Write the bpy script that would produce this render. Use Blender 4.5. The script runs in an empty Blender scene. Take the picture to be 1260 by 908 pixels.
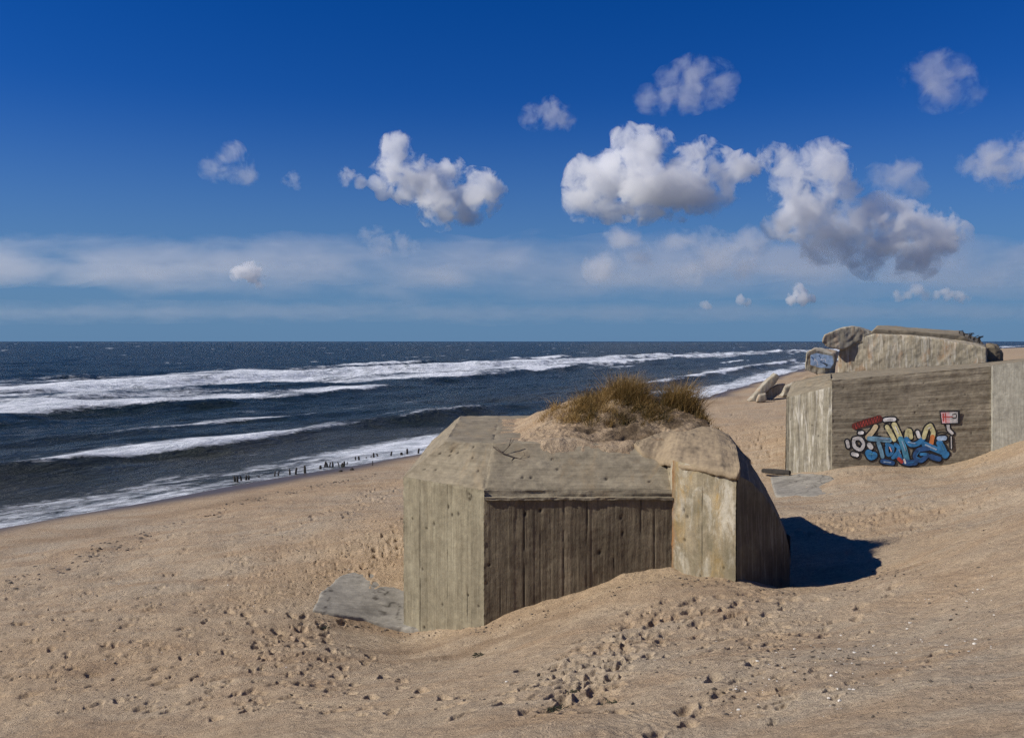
import bpy, bmesh, math, random
import numpy as np
from mathutils import Vector, Matrix

random.seed(7)
RNG = np.random.default_rng(11)
scene = bpy.context.scene
COL = scene.collection

# ------------------------------------------------------------------ camera
F = 1100.0                      # focal length in pixels of the 1260 px wide photograph
CAM_Z = 8.0
TILT = math.atan(34.0 / F)
cam_d = bpy.data.cameras.new("camera")
cam_d.sensor_width = 36.0
cam_d.lens = F / 1260.0 * 36.0
cam_d.clip_start = 0.1
cam_d.clip_end = 200000.0
cam = bpy.data.objects.new("camera", cam_d)
COL.objects.link(cam)
cam.location = (0, 0, CAM_Z)
cam.rotation_euler = (math.radians(90) - TILT, 0, 0)
scene.camera = cam


def ray(px, py):
    u = (px - 630.0) / F
    v = (454.0 - py) / F
    ca, sa = math.cos(TILT), math.sin(TILT)
    return np.array([u, ca + v * sa, -sa + v * ca])


def P(px, py, d):
    r = ray(px, py)
    r = r / r[1] * d
    return np.array([r[0], d, CAM_Z + r[2]])


# ------------------------------------------------------------------ noise (numpy)
def _hash(ix, iy, iz, seed):
    h = (ix * 374761393 + iy * 668265263 + iz * 2147483647 + seed * 1274126177) & 0xFFFFFFFF
    h = ((h ^ (h >> 13)) * 1274126177) & 0xFFFFFFFF
    h = ((h ^ (h >> 16)) * 2246822519) & 0xFFFFFFFF
    return ((h ^ (h >> 15)) & 0xFFFF) / 65535.0


def vnoise2(x, y, seed=0):
    ix = np.floor(x).astype(np.int64); iy = np.floor(y).astype(np.int64)
    fx = x - ix; fy = y - iy
    fx = fx * fx * fx * (fx * (fx * 6 - 15) + 10); fy = fy * fy * fy * (fy * (fy * 6 - 15) + 10)
    z = np.zeros_like(ix)
    a = _hash(ix, iy, z, seed); b = _hash(ix + 1, iy, z, seed)
    c = _hash(ix, iy + 1, z, seed); d = _hash(ix + 1, iy + 1, z, seed)
    return (a + (b - a) * fx + (c - a) * fy + (a - b - c + d) * fx * fy) * 2 - 1


def fbm2(x, y, oct=4, seed=0, gain=0.5):
    t = np.zeros_like(x); a = 1.0
    for o in range(oct):
        t = t + a * vnoise2(x * 0.87 - y * 0.49 + 17 * o, x * 0.49 + y * 0.87 - 9 * o, seed + o)
        x = x * 2.03; y = y * 2.03; a *= gain
    return t


def vnoise3(x, y, z, seed=0):
    ix = np.floor(x).astype(np.int64); iy = np.floor(y).astype(np.int64); iz = np.floor(z).astype(np.int64)
    fx = x - ix; fy = y - iy; fz = z - iz
    fx = fx * fx * (3 - 2 * fx); fy = fy * fy * (3 - 2 * fy); fz = fz * fz * (3 - 2 * fz)
    r = 0
    for dx in (0, 1):
        for dy in (0, 1):
            for dz in (0, 1):
                w = (fx if dx else 1 - fx) * (fy if dy else 1 - fy) * (fz if dz else 1 - fz)
                r = r + w * _hash(ix + dx, iy + dy, iz + dz, seed)
    return r * 2 - 1


def fbm3(co, scale, oct=4, seed=0, gain=0.5):
    x, y, z = co[:, 0] * scale, co[:, 1] * scale, co[:, 2] * scale
    t = np.zeros(len(co)); a = 1.0
    for o in range(oct):
        t += a * vnoise3(x + 13 * o, y - 7 * o, z + 3 * o, seed + o)
        x = x * 2.03; y = y * 2.03; z = z * 2.03; a *= gain
    return t


def sstep(a, b, x):
    t = np.clip((x - a) / (b - a), 0, 1)
    return t * t * (3 - 2 * t)


# ------------------------------------------------------------------ object helpers
def tag(o, label=None, cat=None, group=None, kind=None):
    if label: o["label"] = label
    if cat: o["category"] = cat
    if group: o["group"] = group
    if kind: o["kind"] = kind
    return o


def empty(name, loc):
    o = bpy.data.objects.new(name, None)
    o.empty_display_size = 0.2
    COL.objects.link(o)
    o.location = loc
    return o


def link(name, me, parent=None):
    o = bpy.data.objects.new(name, me)
    COL.objects.link(o)
    if parent is not None:
        o.parent = parent
        o.matrix_parent_inverse = Matrix.Translation(-Vector(parent.location))
    return o


def grid_mesh(name, V, nu, nv, uv=None, attrs=None, mats=(), smooth=True, cyclic=False):
    """V: (nv*nu,3) row-major with nu columns."""
    me = bpy.data.meshes.new(name)
    cols = nu if cyclic else nu - 1
    i = np.arange(cols)[None, :]; j = np.arange(nv - 1)[:, None]
    i2 = (i + 1) % nu
    f = np.stack([j * nu + i, j * nu + i2, (j + 1) * nu + i2, (j + 1) * nu + i], -1).reshape(-1, 4)
    raw_mesh(me, V, f, uv, attrs, smooth)
    for m in mats: me.materials.append(m)
    return me


def raw_mesh(me, V, f, uv=None, attrs=None, smooth=True, mat_idx=None):
    n = len(V); k = f.shape[1]; m = len(f)
    me.vertices.add(n); me.vertices.foreach_set("co", np.ascontiguousarray(V, dtype=np.float32).ravel())
    me.loops.add(m * k); me.loops.foreach_set("vertex_index", np.ascontiguousarray(f, dtype=np.int32).ravel())
    me.polygons.add(m)
    me.polygons.foreach_set("loop_start", np.arange(0, m * k, k, dtype=np.int32))
    me.polygons.foreach_set("loop_total", np.full(m, k, dtype=np.int32))
    me.polygons.foreach_set("use_smooth", np.full(m, bool(smooth)))
    if mat_idx is not None:
        me.polygons.foreach_set("material_index", np.asarray(mat_idx, dtype=np.int32))
    if uv is not None:
        l = me.uv_layers.new(name="uv")
        l.data.foreach_set("uv", np.ascontiguousarray(uv[f.ravel()], dtype=np.float32).ravel())
    for an, av in (attrs or {}).items():
        a = me.attributes.new(an, "FLOAT", "POINT")
        a.data.foreach_set("value", np.ascontiguousarray(av, dtype=np.float32))
    me.update(calc_edges=True)
    return me


class Acc:
    """collects displaced quad panels into one mesh"""
    def __init__(s): s.V = []; s.F = []; s.U = []; s.A = []; s.M = []; s.n = 0

    def add(s, V, f, uv, dirt, mi=0):
        s.V.append(V); s.F.append(f + s.n); s.U.append(uv); s.A.append(dirt); s.M.append(np.full(len(f), mi)); s.n += len(V)

    def panel(s, c00, c10, c11, c01, res=0.03, disp=None, mi=0, uv0=(0, 0), fade=0.06, dirt0=0.0, nmin=2, nmax=420):
        c00, c10, c11, c01 = [np.asarray(c, float) for c in (c00, c10, c11, c01)]
        L = max(np.linalg.norm(c10 - c00), np.linalg.norm(c11 - c01)); H = max(np.linalg.norm(c01 - c00), np.linalg.norm(c11 - c10))
        nu = int(np.clip(L / res, nmin, nmax)) + 1; nv = int(np.clip(H / res, nmin, nmax)) + 1
        a, b = np.meshgrid(np.linspace(0, 1, nu), np.linspace(0, 1, nv))
        a = a.ravel(); b = b.ravel()
        V = (c00[None] * ((1 - a) * (1 - b))[:, None] + c10[None] * (a * (1 - b))[:, None] + c11[None] * (a * b)[:, None] + c01[None] * ((1 - a) * b)[:, None])
        u = a * L; v = b * H
        n = np.cross(c10 - c00, c01 - c00); n = n / (np.linalg.norm(n) + 1e-9)
        dirt = np.full(len(V), dirt0)
        if disp is not None:
            r = disp(u, v, L, H)
            dz, dd = r if isinstance(r, tuple) else (r, 0)
            e = np.minimum(np.minimum(u, L - u), np.minimum(v, H - v))
            V = V + n[None] * (dz * sstep(0, fade, e))[:, None]
            dirt = dirt + dd
        # chipped arrises: along shared borders every sheet follows the same unevenness, so they still meet
        bd = np.minimum(np.minimum(u, L - u), np.minimum(v, H - v))
        k = np.exp(-(bd / 0.05) ** 2)
        o = np.stack([0.006 * fbm3(V, 2.6, 2, 300 + ax) + 0.011 * np.minimum(0.3, fbm3(V, 9.0, 3, 310 + ax)) for ax in range(3)], -1)
        V = V + o * k[:, None]
        i = np.arange(nu - 1)[None, :]; j = np.arange(nv - 1)[:, None]
        f = np.stack([j * nu + i, j * nu + i + 1, (j + 1) * nu + i + 1, (j + 1) * nu + i], -1).reshape(-1, 4)
        s.add(V, f, np.stack([u + uv0[0], v + uv0[1]], -1), dirt, mi)

    def build(s, name, mats, parent=None, smooth=True):
        me = bpy.data.meshes.new(name)
        raw_mesh(me, np.concatenate(s.V), np.concatenate(s.F), np.concatenate(s.U), {"dirt": np.concatenate(s.A)}, smooth, np.concatenate(s.M))
        for m in mats: me.materials.append(m)
        return link(name, me, parent)


def mesh_from_bm(name, bm, mats, smooth=False):
    me = bpy.data.meshes.new(name)
    bm.to_mesh(me); bm.free()
    for m in mats: me.materials.append(m)
    me.polygons.foreach_set("use_smooth", np.full(len(me.polygons), smooth))
    return me


def remeshed(me, voxel):
    """voxel-remesh a temporary copy and hand back (verts, quads)"""
    o = bpy.data.objects.new("tmp", me); COL.objects.link(o)
    m = o.modifiers.new("r", "REMESH"); m.mode = "VOXEL"; m.voxel_size = voxel
    dg = bpy.context.evaluated_depsgraph_get(); dg.update()
    ev = o.evaluated_get(dg); em = ev.to_mesh()
    V = np.empty(len(em.vertices) * 3, np.float32); em.vertices.foreach_get("co", V)
    Nn = np.empty(len(em.vertices) * 3, np.float32); em.vertices.foreach_get("normal", Nn)
    ft = np.empty(len(em.polygons), np.int32); em.polygons.foreach_get("loop_total", ft)
    li = np.empty(len(em.loops), np.int32); em.loops.foreach_get("vertex_index", li)
    f = li.reshape(-1, 4) if len(ft) and ft.min() == 4 and ft.max() == 4 else None
    ev.to_mesh_clear()
    bpy.data.objects.remove(o); bpy.data.meshes.remove(me)
    return V.reshape(-1, 3).astype(float), Nn.reshape(-1, 3).astype(float), f


def rock(name, pts, mats, parent=None, voxel=0.06, amp=0.1, scale=1.2, seed=0, dirt=0.0, layers=0.0):
    """broken concrete lump: hull of points, remeshed and worn by noise"""
    bm = bmesh.new()
    for p in pts: bm.verts.new(tuple(p))
    bmesh.ops.convex_hull(bm, input=bm.verts)
    me = mesh_from_bm(name, bm, ())
    V, Nn, f = remeshed(me, voxel)
    d = fbm3(V, scale, 4, seed) * amp + fbm3(V, scale * 6, 3, seed + 9) * amp * 0.25
    if layers:
        d += layers * np.sign(np.sin(V[:, 2] * 9 + fbm3(V, 0.7, 2, seed + 3) * 2)) * 0.5
    V = V + Nn * d[:, None]
    me = bpy.data.meshes.new(name)
    uv = np.stack([V[:, 0], V[:, 2]], -1)
    raw_mesh(me, V, f, uv, {"dirt": np.full(len(V), dirt)}, True)
    for m in mats: me.materials.append(m)
    return link(name, me, parent)


# ------------------------------------------------------------------ materials
class NT:
    def __init__(s, name):
        s.m = bpy.data.materials.new(name); s.m.use_nodes = True
        s.t = s.m.node_tree; s.t.nodes.clear()
        s.out = s.t.nodes.new("ShaderNodeOutputMaterial")

    def n(s, typ, inputs=None, **kw):
        nd = s.t.nodes.new(typ)
        for k, v in kw.items(): setattr(nd, k, v)
        for k, v in (inputs or {}).items():
            if hasattr(v, "links") or isinstance(v, bpy.types.NodeSocket): s.t.links.new(v, nd.inputs[k])
            else: nd.inputs[k].default_value = v
        return nd

    def mapped(s, vec, scale, loc=(0, 0, 0), rot=(0, 0, 0)):
        return s.n("ShaderNodeMapping", {"Vector": vec, "Scale": scale, "Location": loc, "Rotation": rot}).outputs[0]

    def noise(s, vec, scale, detail=4, rough=0.55, dist=0.0):
        return s.n("ShaderNodeTexNoise", {"Vector": vec, "Scale": scale, "Detail": detail, "Roughness": rough, "Distortion": dist}).outputs["Fac"]

    def ramp(s, fac, stops, interp="LINEAR"):
        r = s.n("ShaderNodeValToRGB", {"Fac": fac})
        cr = r.color_ramp; cr.interpolation = interp
        while len(cr.elements) < len(stops): cr.elements.new(0.5)
        for e, (p, c) in zip(cr.elements, stops):
            e.position = p
            e.color = (c, c, c, 1) if not isinstance(c, (tuple, list)) else (*c, 1)
        return r.outputs["Color"]

    def mix(s, fac, a, b, mode="MIX"):
        nd = s.t.nodes.new("ShaderNodeMix"); nd.data_type = "RGBA"; nd.blend_type = mode
        for idx, v in ((0, fac), (6, a), (7, b)):
            if isinstance(v, bpy.types.NodeSocket): s.t.links.new(v, nd.inputs[idx])
            elif idx == 0: nd.inputs[0].default_value = v
            else: nd.inputs[idx].default_value = (*v, 1)
        return nd.outputs[2]

    def math(s, op, a, b=0.0, c=0.0, clamp=False):
        nd = s.t.nodes.new("ShaderNodeMath"); nd.operation = op; nd.use_clamp = clamp
        for idx, v in ((0, a), (1, b), (2, c)):
            if isinstance(v, bpy.types.NodeSocket): s.t.links.new(v, nd.inputs[idx])
            else: nd.inputs[idx].default_value = v
        return nd.outputs[0]

    def attr(s, name): return s.n("ShaderNodeAttribute", attribute_name=name).outputs["Fac"]

    def bump(s, h, strength, dist, normal=None):
        i = {"Height": h, "Strength": strength, "Distance": dist}
        if normal is not None: i["Normal"] = normal
        return s.n("ShaderNodeBump", i).outputs[0]

    def principled(s, **kw):
        b = s.n("ShaderNodeBsdfPrincipled")
        for k, v in kw.items():
            k = k.replace("_", " ")
            if k == "IOR": pass
            if isinstance(v, bpy.types.NodeSocket): s.t.links.new(v, b.inputs[k])
            elif k == "Base Color": b.inputs[k].default_value = (*v, 1)
            else: b.inputs[k].default_value = v
        return b.outputs[0]

    def surf(s, sh):
        s.t.links.new(sh, s.out.inputs["Surface"]); return s.m


def plain(name, col, rough=0.8, var=0.25, scale=6.0):
    t = NT(name)
    co = t.n("ShaderNodeTexCoord").outputs["Object"]
    n = t.noise(co, scale, 5)
    c = t.mix(t.ramp(n, [(0.3, 0.0), (0.7, 1.0)]), [x * (1 - var) for x in col], [min(1, x * (1 + var)) for x in col])
    return t.surf(t.principled(Base_Color=c, Roughness=rough))


def concrete(name, light, dark, streak_col, streak=0.5, vstretch=True, stain=(0.25, 0.12, 0.04), stain_amt=0.0, rust_edge=0.0, white=0.0):
    """weathered board-marked concrete; UV in metres (u along the wall, v up)"""
    t = NT(name)
    uv = t.n("ShaderNodeUVMap", uv_map="uv").outputs[0]
    co = t.n("ShaderNodeTexCoord").outputs["Object"]
    st = (4.2, 0.5, 1) if vstretch else (0.45, 4.5, 1)
    st2 = (15.0, 1.0, 1) if vstretch else (1.0, 15.0, 1)
    big = t.noise(co, 1.1, 8, 0.68, 0.4)
    mid = t.noise(co, 5.0, 6, 0.65)
    fine = t.noise(co, 60.0, 3, 0.6)
    s1 = t.noise(t.mapped(uv, st), 1.0, 5, 0.6, 0.3)
    s2 = t.noise(t.mapped(uv, st2), 1.0, 4, 0.6, 0.2)
    c = t.mix(t.ramp(big, [(0.3, 0.0), (0.7, 1.0)]), dark, light)
    c = t.mix(t.math("MULTIPLY", t.ramp(s1, [(0.42, 0.0), (0.68, 1.0)]), streak), c, streak_col)
    c = t.mix(t.math("MULTIPLY", t.ramp(s2, [(0.45, 0.0), (0.65, 1.0)]), streak * 0.55), c, [x * 0.8 for x in streak_col])
    c = t.mix(0.55, c, t.ramp(mid, [(0.25, 0.45), (0.75, 1.35)]), "MULTIPLY")
    c = t.mix(0.5, c, t.ramp(fine, [(0.2, 0.55), (0.8, 1.4)]), "MULTIPLY")
    if white:
        w = t.noise(t.mapped(uv, ((6.0, 0.5, 1) if not rust_edge else (2.4, 1.1, 1)) if vstretch else (1.5, 3, 1), (3.1, 7.7, 0)), 1.0, 8, 0.7, 0.8)
        c = t.mix(t.math("MULTIPLY", t.ramp(w, [(0.5, 0.0), (0.6, 1.0)]), white), c, (0.58, 0.54, 0.44))
    if stain_amt:
        w = t.noise(t.mapped(uv, (2.2, 0.7, 1), (9.1, 2.2, 0)), 1.0, 6, 0.65, 0.6)
        c = t.mix(t.math("MULTIPLY", t.ramp(w, [(0.52, 0.0), (0.68, 1.0)]), stain_amt), c, stain)
    if rust_edge:
        su = t.n("ShaderNodeSeparateXYZ", {"Vector": uv}).outputs[0]
        e = t.math("ADD", t.math("DIVIDE", su, 0.16), t.math("MULTIPLY", t.noise(t.mapped(uv, (3, 1.2, 1)), 1.0, 5), 1.3))
        c = t.mix(t.math("MULTIPLY", t.ramp(t.math("MULTIPLY", e, 0.5), [(0.3, 1.0), (0.62, 0.0)]), rust_edge), c, (0.30, 0.13, 0.035))
        mo = t.ramp(t.noise(t.mapped(uv, (1.6, 0.8, 1), (1, 2, 0)), 1.0, 7, 0.7), [(0.45, 0.0), (0.62, 1.0)])
        c = t.mix(t.math("MULTIPLY", mo, 0.6), c, (0.12, 0.105, 0.06))
    d = t.attr("dirt")
    c = t.mix(t.math("MINIMUM", d, 1.0), c, (0.035, 0.028, 0.02))
    h = t.math("ADD", t.math("MULTIPLY", mid, 1.0), t.math("MULTIPLY", s2, 0.7))
    h = t.math("ADD", h, t.math("MULTIPLY", fine, 0.25))
    nrm = t.bump(h, 0.65, 0.03)
    return t.surf(t.principled(Base_Color=c, Roughness=0.9, Normal=nrm, Specular_IOR_Level=0.25))


M = {}
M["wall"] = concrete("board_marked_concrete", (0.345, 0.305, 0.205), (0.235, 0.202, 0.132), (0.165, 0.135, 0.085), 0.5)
M["wall_dark"] = concrete("dark_brown_concrete", (0.275, 0.225, 0.145), (0.155, 0.122, 0.078), (0.075, 0.057, 0.036), 0.42)  # darker, browner mix than the side wall's concrete
M["wall_shade"] = concrete("shaded_face_concrete", (0.20, 0.18, 0.12), (0.115, 0.105, 0.072), (0.06, 0.052, 0.036), 0.4, white=0.2)  # darker copy for porch end and shoulder; their shade is in the colour
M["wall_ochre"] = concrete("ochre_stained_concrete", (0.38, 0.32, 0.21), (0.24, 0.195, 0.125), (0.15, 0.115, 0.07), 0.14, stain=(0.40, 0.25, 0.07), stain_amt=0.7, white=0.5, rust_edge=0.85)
M["slope"] = concrete("roof_concrete", (0.31, 0.262, 0.18), (0.215, 0.18, 0.122), (0.145, 0.12, 0.08), 0.5, vstretch=False, stain=(0.27, 0.19, 0.10), stain_amt=0.4)
M["rear_wall"] = concrete("plank_streaked_concrete", (0.42, 0.365, 0.265), (0.27, 0.23, 0.16), (0.15, 0.125, 0.085), 0.7, vstretch=False)
M["rear_flake"] = concrete("whitewashed_concrete", (0.48, 0.44, 0.33), (0.31, 0.27, 0.19), (0.19, 0.16, 0.11), 0.6, white=1.0)
M["rear_pillar"] = concrete("grey_concrete", (0.40, 0.38, 0.31), (0.28, 0.265, 0.215), (0.2, 0.185, 0.15), 0.45)
M["ruin"] = concrete("broken_concrete", (0.43, 0.385, 0.29), (0.29, 0.255, 0.185), (0.2, 0.17, 0.12), 0.45, stain=(0.36, 0.16, 0.05), stain_amt=0.35, white=0.35)
M["ruin_wall"] = concrete("pitted_concrete", (0.44, 0.385, 0.28), (0.32, 0.275, 0.19), (0.23, 0.19, 0.125), 0.55, stain=(0.36, 0.16, 0.05), stain_amt=0.5, white=0.6)
M["apron"] = concrete("worn_slab_concrete", (0.34, 0.31, 0.25), (0.25, 0.23, 0.19), (0.19, 0.175, 0.145), 0.5, vstretch=False)
M["cap"] = concrete("sandy_cement", (0.345, 0.265, 0.165), (0.25, 0.19, 0.12), (0.2, 0.15, 0.095), 0.3, vstretch=False)
M["wood"] = plain("wet_dark_wood", (0.03, 0.024, 0.018), 0.85, 0.5)
M["weed"] = plain("dried_seaweed", (0.03, 0.032, 0.012), 0.8, 0.5, 30)
M["twig"] = plain("bare_twig", (0.07, 0.05, 0.035), 0.9, 0.4, 20)
M["shell"] = plain("bleached_shell", (0.62, 0.58, 0.5), 0.6, 0.25, 30)
M["pebble"] = plain("dark_pebble", (0.085, 0.066, 0.046), 0.8, 0.5, 12)

# sand -------------------------------------------------------------------
def sand_material(name, mound=False):
    t = NT(name)
    co = t.n("ShaderNodeTexCoord").outputs["Object"]
    n0 = t.noise(co, 0.10, 5, 0.6, 0.4)
    n1 = t.noise(t.mapped(co, (0.5, 1.4, 1), rot=(0, 0, 0.5)), 0.8, 6, 0.6, 0.6)
    n2 = t.noise(co, 4.0, 6, 0.65)
    n3 = t.noise(co, 45.0, 4, 0.7)
    c = t.mix(t.ramp(n0, [(0.35, 0.0), (0.65, 1.0)]), (0.43, 0.31, 0.188), (0.40, 0.32, 0.222))
    c = t.mix(t.ramp(n1, [(0.42, 0.0), (0.66, 0.75)]), c, (0.345, 0.237, 0.14))
    c = t.mix(0.7, c, t.ramp(n2, [(0.25, 0.68), (0.75, 1.22)]), "MULTIPLY")
    n4 = t.noise(co, 14.0, 5, 0.75)
    c = t.mix(0.8, c, t.ramp(n3, [(0.25, 0.5), (0.75, 1.4)]), "MULTIPLY")
    c = t.mix(0.7, c, t.ramp(n4, [(0.32, 0.45), (0.5, 1.0), (0.7, 1.25)]), "MULTIPLY")
    # lag of shell grit and dark grains
    patch = t.ramp(t.noise(t.mapped(co, (1, 1, 1), (5, 3, 0)), 0.35, 4), [(0.42, 0.3), (0.6, 1.0)])
    vo = t.n("ShaderNodeTexVoronoi", {"Vector": co, "Scale": 26.0, "Randomness": 1.0})
    dot = t.ramp(vo.outputs["Distance"], [(0.10, 1.0), (0.22, 0.0)])
    pick = t.n("ShaderNodeSeparateColor", {"Color": vo.outputs["Color"]})
    dk = t.math("MULTIPLY", t.math("MULTIPLY", dot, t.math("GREATER_THAN", pick.outputs[0], 0.62)), patch)
    lt = t.math("MULTIPLY", t.math("MULTIPLY", dot, t.math("GREATER_THAN", pick.outputs[1], 0.95)), patch)
    c = t.mix(t.math("MULTIPLY", dk, 0.85), c, (0.09, 0.065, 0.045))
    c = t.mix(t.math("MULTIPLY", lt, 0.6), c, (0.6, 0.54, 0.44))
    rough = 0.95
    h = t.math("ADD", t.math("MULTIPLY", n2, 0.6), t.math("ADD", t.math("MULTIPLY", n3, 0.35), t.math("MULTIPLY", n4, 0.6)))
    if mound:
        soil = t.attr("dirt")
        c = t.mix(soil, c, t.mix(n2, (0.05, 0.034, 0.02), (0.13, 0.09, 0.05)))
    else:
        wet = t.attr("wet")
        c = t.mix(wet, c, (0.085, 0.07, 0.06))
        dmp = t.attr("damp")
        c = t.mix(dmp, c, t.mix(n1, (0.16, 0.10, 0.055), (0.21, 0.145, 0.085)))
        rough = t.math("MULTIPLY_ADD", wet, -0.5, 0.95)
        h = t.math("MULTIPLY", h, t.math("MULTIPLY_ADD", wet, -0.9, 1.0))
    return t.surf(t.principled(Base_Color=c, Roughness=rough, Normal=t.bump(h, 1.0, 0.06), Specular_IOR_Level=0.2))


M["sand"] = sand_material("beach_sand")
M["mound"] = sand_material("dune_sand", True)

# sea --------------------------------------------------------------------
t = NT("sea_water")
uv = t.n("ShaderNodeUVMap", uv_map="uv").outputs[0]
fo = t.attr("foam"); sh = t.attr("shallow")
co = t.n("ShaderNodeTexCoord").outputs["Object"]
f1 = t.noise(t.mapped(uv, (0.16, 0.5, 1)), 1.0, 8, 0.68, 0.7)
f2 = t.noise(t.mapped(uv, (0.9, 1.6, 1)), 1.0, 7, 0.72, 1.0)
f3 = t.noise(t.mapped(uv, (0.28, 1.0, 1), (7, 3, 0)), 1.0, 6, 0.7, 0.8)
ff = t.math("ADD", t.math("MULTIPLY", f1, 0.5), t.math("MULTIPLY", f2, 0.5))
thr = t.math("MULTIPLY_ADD", fo, -0.62, 0.84)
mask = t.math("DIVIDE", t.math("SUBTRACT", ff, thr), 0.17, clamp=True)
mask = t.math("MULTIPLY", mask, t.math("GREATER_THAN", fo, 0.01))
wc = t.mix(t.noise(t.mapped(uv, (0.02, 0.06, 1)), 1.0, 4), (0.007, 0.016, 0.016), (0.025, 0.038, 0.034))
wc = t.mix(sh, wc, (0.075, 0.075, 0.06))
nb = t.noise(t.mapped(uv, (0.5, 1.1, 1)), 1.0, 7, 0.65, 0.5)
nb2 = t.noise(t.mapped(uv, (0.07, 0.17, 1)), 1.0, 5, 0.6, 0.4)
hb = t.math("ADD", nb, t.math("MULTIPLY", nb2, 2.2))
nrm = t.bump(hb, 1.0, 1.3)
water = t.principled(Base_Color=wc, Roughness=0.25, IOR=1.333, Normal=nrm, Specular_IOR_Level=0.13)
foam = t.principled(Base_Color=t.mix(t.ramp(f3, [(0.36, 0.0), (0.6, 1.0)]), (0.42, 0.46, 0.49), (0.88, 0.9, 0.92)), Roughness=0.9, Normal=t.bump(ff, 1.0, 0.8))
mx = t.n("ShaderNodeMixShader", {0: mask, 1: water, 2: foam})
M["sea"] = t.surf(mx.outputs[0])

# grass ------------------------------------------------------------------
t = NT("marram_grass")
g = t.attr("tone")
c = t.ramp(g, [(0.0, (0.05, 0.045, 0.015)), (0.35, (0.14, 0.088, 0.028)), (0.7, (0.31, 0.195, 0.062)), (1.0, (0.48, 0.33, 0.14))])
b = t.principled(Base_Color=c, Roughness=0.7, Specular_IOR_Level=0.2)
tr = t.n("ShaderNodeBsdfTranslucent", {"Color": c}).outputs[0]
M["grass"] = t.surf(t.n("ShaderNodeMixShader", {0: 0.25, 1: b, 2: tr}).outputs[0])

# ------------------------------------------------------------------ shoreline and terrain
SH_Y = np.array([-4000, -200, 0, 38, 49.4, 64.7, 95, 125.7, 151, 293, 500, 900, 3000, 40000.])
SH_X = np.array([-2600, -172, -45, -22.2, -15.8, -6.5, 10.6, 26.0, 37, 98, 195, 500, 2150, 31000.])


def shore_s(x, y):
    return (x - np.interp(y, SH_Y, SH_X)) * 0.87


def base_z(x, y):
    s = shore_s(x, y)
    b = np.where(s < 0, np.maximum(s * 0.06, -5), 0.07 * s)
    dune = sstep(36, 62, s) * (1.2 + 2.6 * sstep(120, 40, y))
    b = np.where(s > 0, np.minimum(b, 2.5 + 0.0 * b) + dune * 1.0, b)
    return b


CTRL = [P(*a) for a in [
    (595, 769, 19.0), (494, 772, 20.8), (828, 706, 19.0), (907, 722, 17.9), (975, 723, 19.4), (650, 744, 19.0), (705, 729, 19.0), (765, 713, 19.0),
    (1040, 690, 21.6), (1100, 680, 21.6), (280, 878, 13.9), (400, 878, 13.0), (560, 878, 11.6), (630, 878, 10.9), (720, 878, 10.0), (900, 878, 8.9),
    (1060, 878, 8.0), (1230, 878, 7.2), (1230, 640, 19.0), (1230, 750, 11.6), (1120, 760, 13.4), (1000, 780, 13.6), (1180, 690, 16.0),
    (0, 878, 15.1), (390, 750, 20.8), (400, 800, 17.7), (595, 800, 17.3), (500, 805, 18.4), (560, 788, 18.2), (450, 800, 18.6), (700, 785, 15.3), (820, 745, 16.4), (900, 760, 15.2),
    (970, 586, 39.6), (1025, 579, 38.7), (1100, 576, 38.4), (1170, 572, 38.1), (1216, 559, 37.9), (1250, 550, 36.5), (1050, 605, 34.5), (1200, 585, 34.0), (1000, 640, 28.5),
    (1150, 640, 26.0), (1110, 588, 35.5), (1160, 586, 35.0), (1120, 602, 32.0), (1180, 600, 31.0), (1230, 600, 27.0), (1060, 650, 26.5), (500, 650, 27.5), (300, 700, 24.5), (960, 560, 43.0), (930, 520, 62.0),
]] + [np.array(a, float) for a in [(0, 0, 6.25), (3, 0, 6.6), (-4, 2, 5.2), (-8, 5, 3.6), (-10, -6, 4.6), (6, -8, 8), (15, 10, 6.6), (18, 20, 5.6), (22, 5, 8), (26, 30, 5.5), (28, 45, 5.5), (16, 48, 3.2)]]
CTRL = np.array(CTRL)
_n = len(CTRL)


def _tps(r2):
    return np.where(r2 > 1e-9, 0.5 * r2 * np.log(np.maximum(r2, 1e-9)), 0)


_res = CTRL[:, 2] - base_z(CTRL[:, 0], CTRL[:, 1])
_anch = np.array([(-14, 30), (-14, 45), (-20, 20), (-25, 0), (0, 58), (10, 75), (-5, 40), (2, 46), (-30, -30), (30, 80), (45, 60)], float)
_cx = np.concatenate([CTRL[:, :2], _anch]); _cr = np.concatenate([_res, np.zeros(len(_anch))])
_d2 = ((_cx[:, None] - _cx[None]) ** 2).sum(-1)
_A = np.zeros((len(_cx) + 3,) * 2); _A[:len(_cx), :len(_cx)] = _tps(_d2) + np.eye(len(_cx)) * 0.02
_A[:len(_cx), -3] = 1; _A[:len(_cx), -2:] = _cx; _A[-3, :len(_cx)] = 1; _A[-2:, :len(_cx)] = _cx.T
_W = np.linalg.solve(_A, np.concatenate([_cr, [0, 0, 0]]))


def terrain(x, y):
    x = np.asarray(x, float); y = np.asarray(y, float)
    b = base_z(x, y)
    r = np.hypot(x, y - 15)
    near = r < 75
    o = np.zeros_like(b)
    xs = x[near]; ys = y[near]
    acc = _W[-3] + _W[-2] * xs + _W[-1] * ys
    for k in range(len(_cx)):
        acc += _W[k] * _tps((xs - _cx[k, 0]) ** 2 + (ys - _cx[k, 1]) ** 2)
    o[near] = np.clip(acc, -3, 6) * (1 - sstep(45, 75, r[near]))
    s = shore_s(x, y)
    o *= sstep(2, 9, s)
    return b + o


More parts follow.
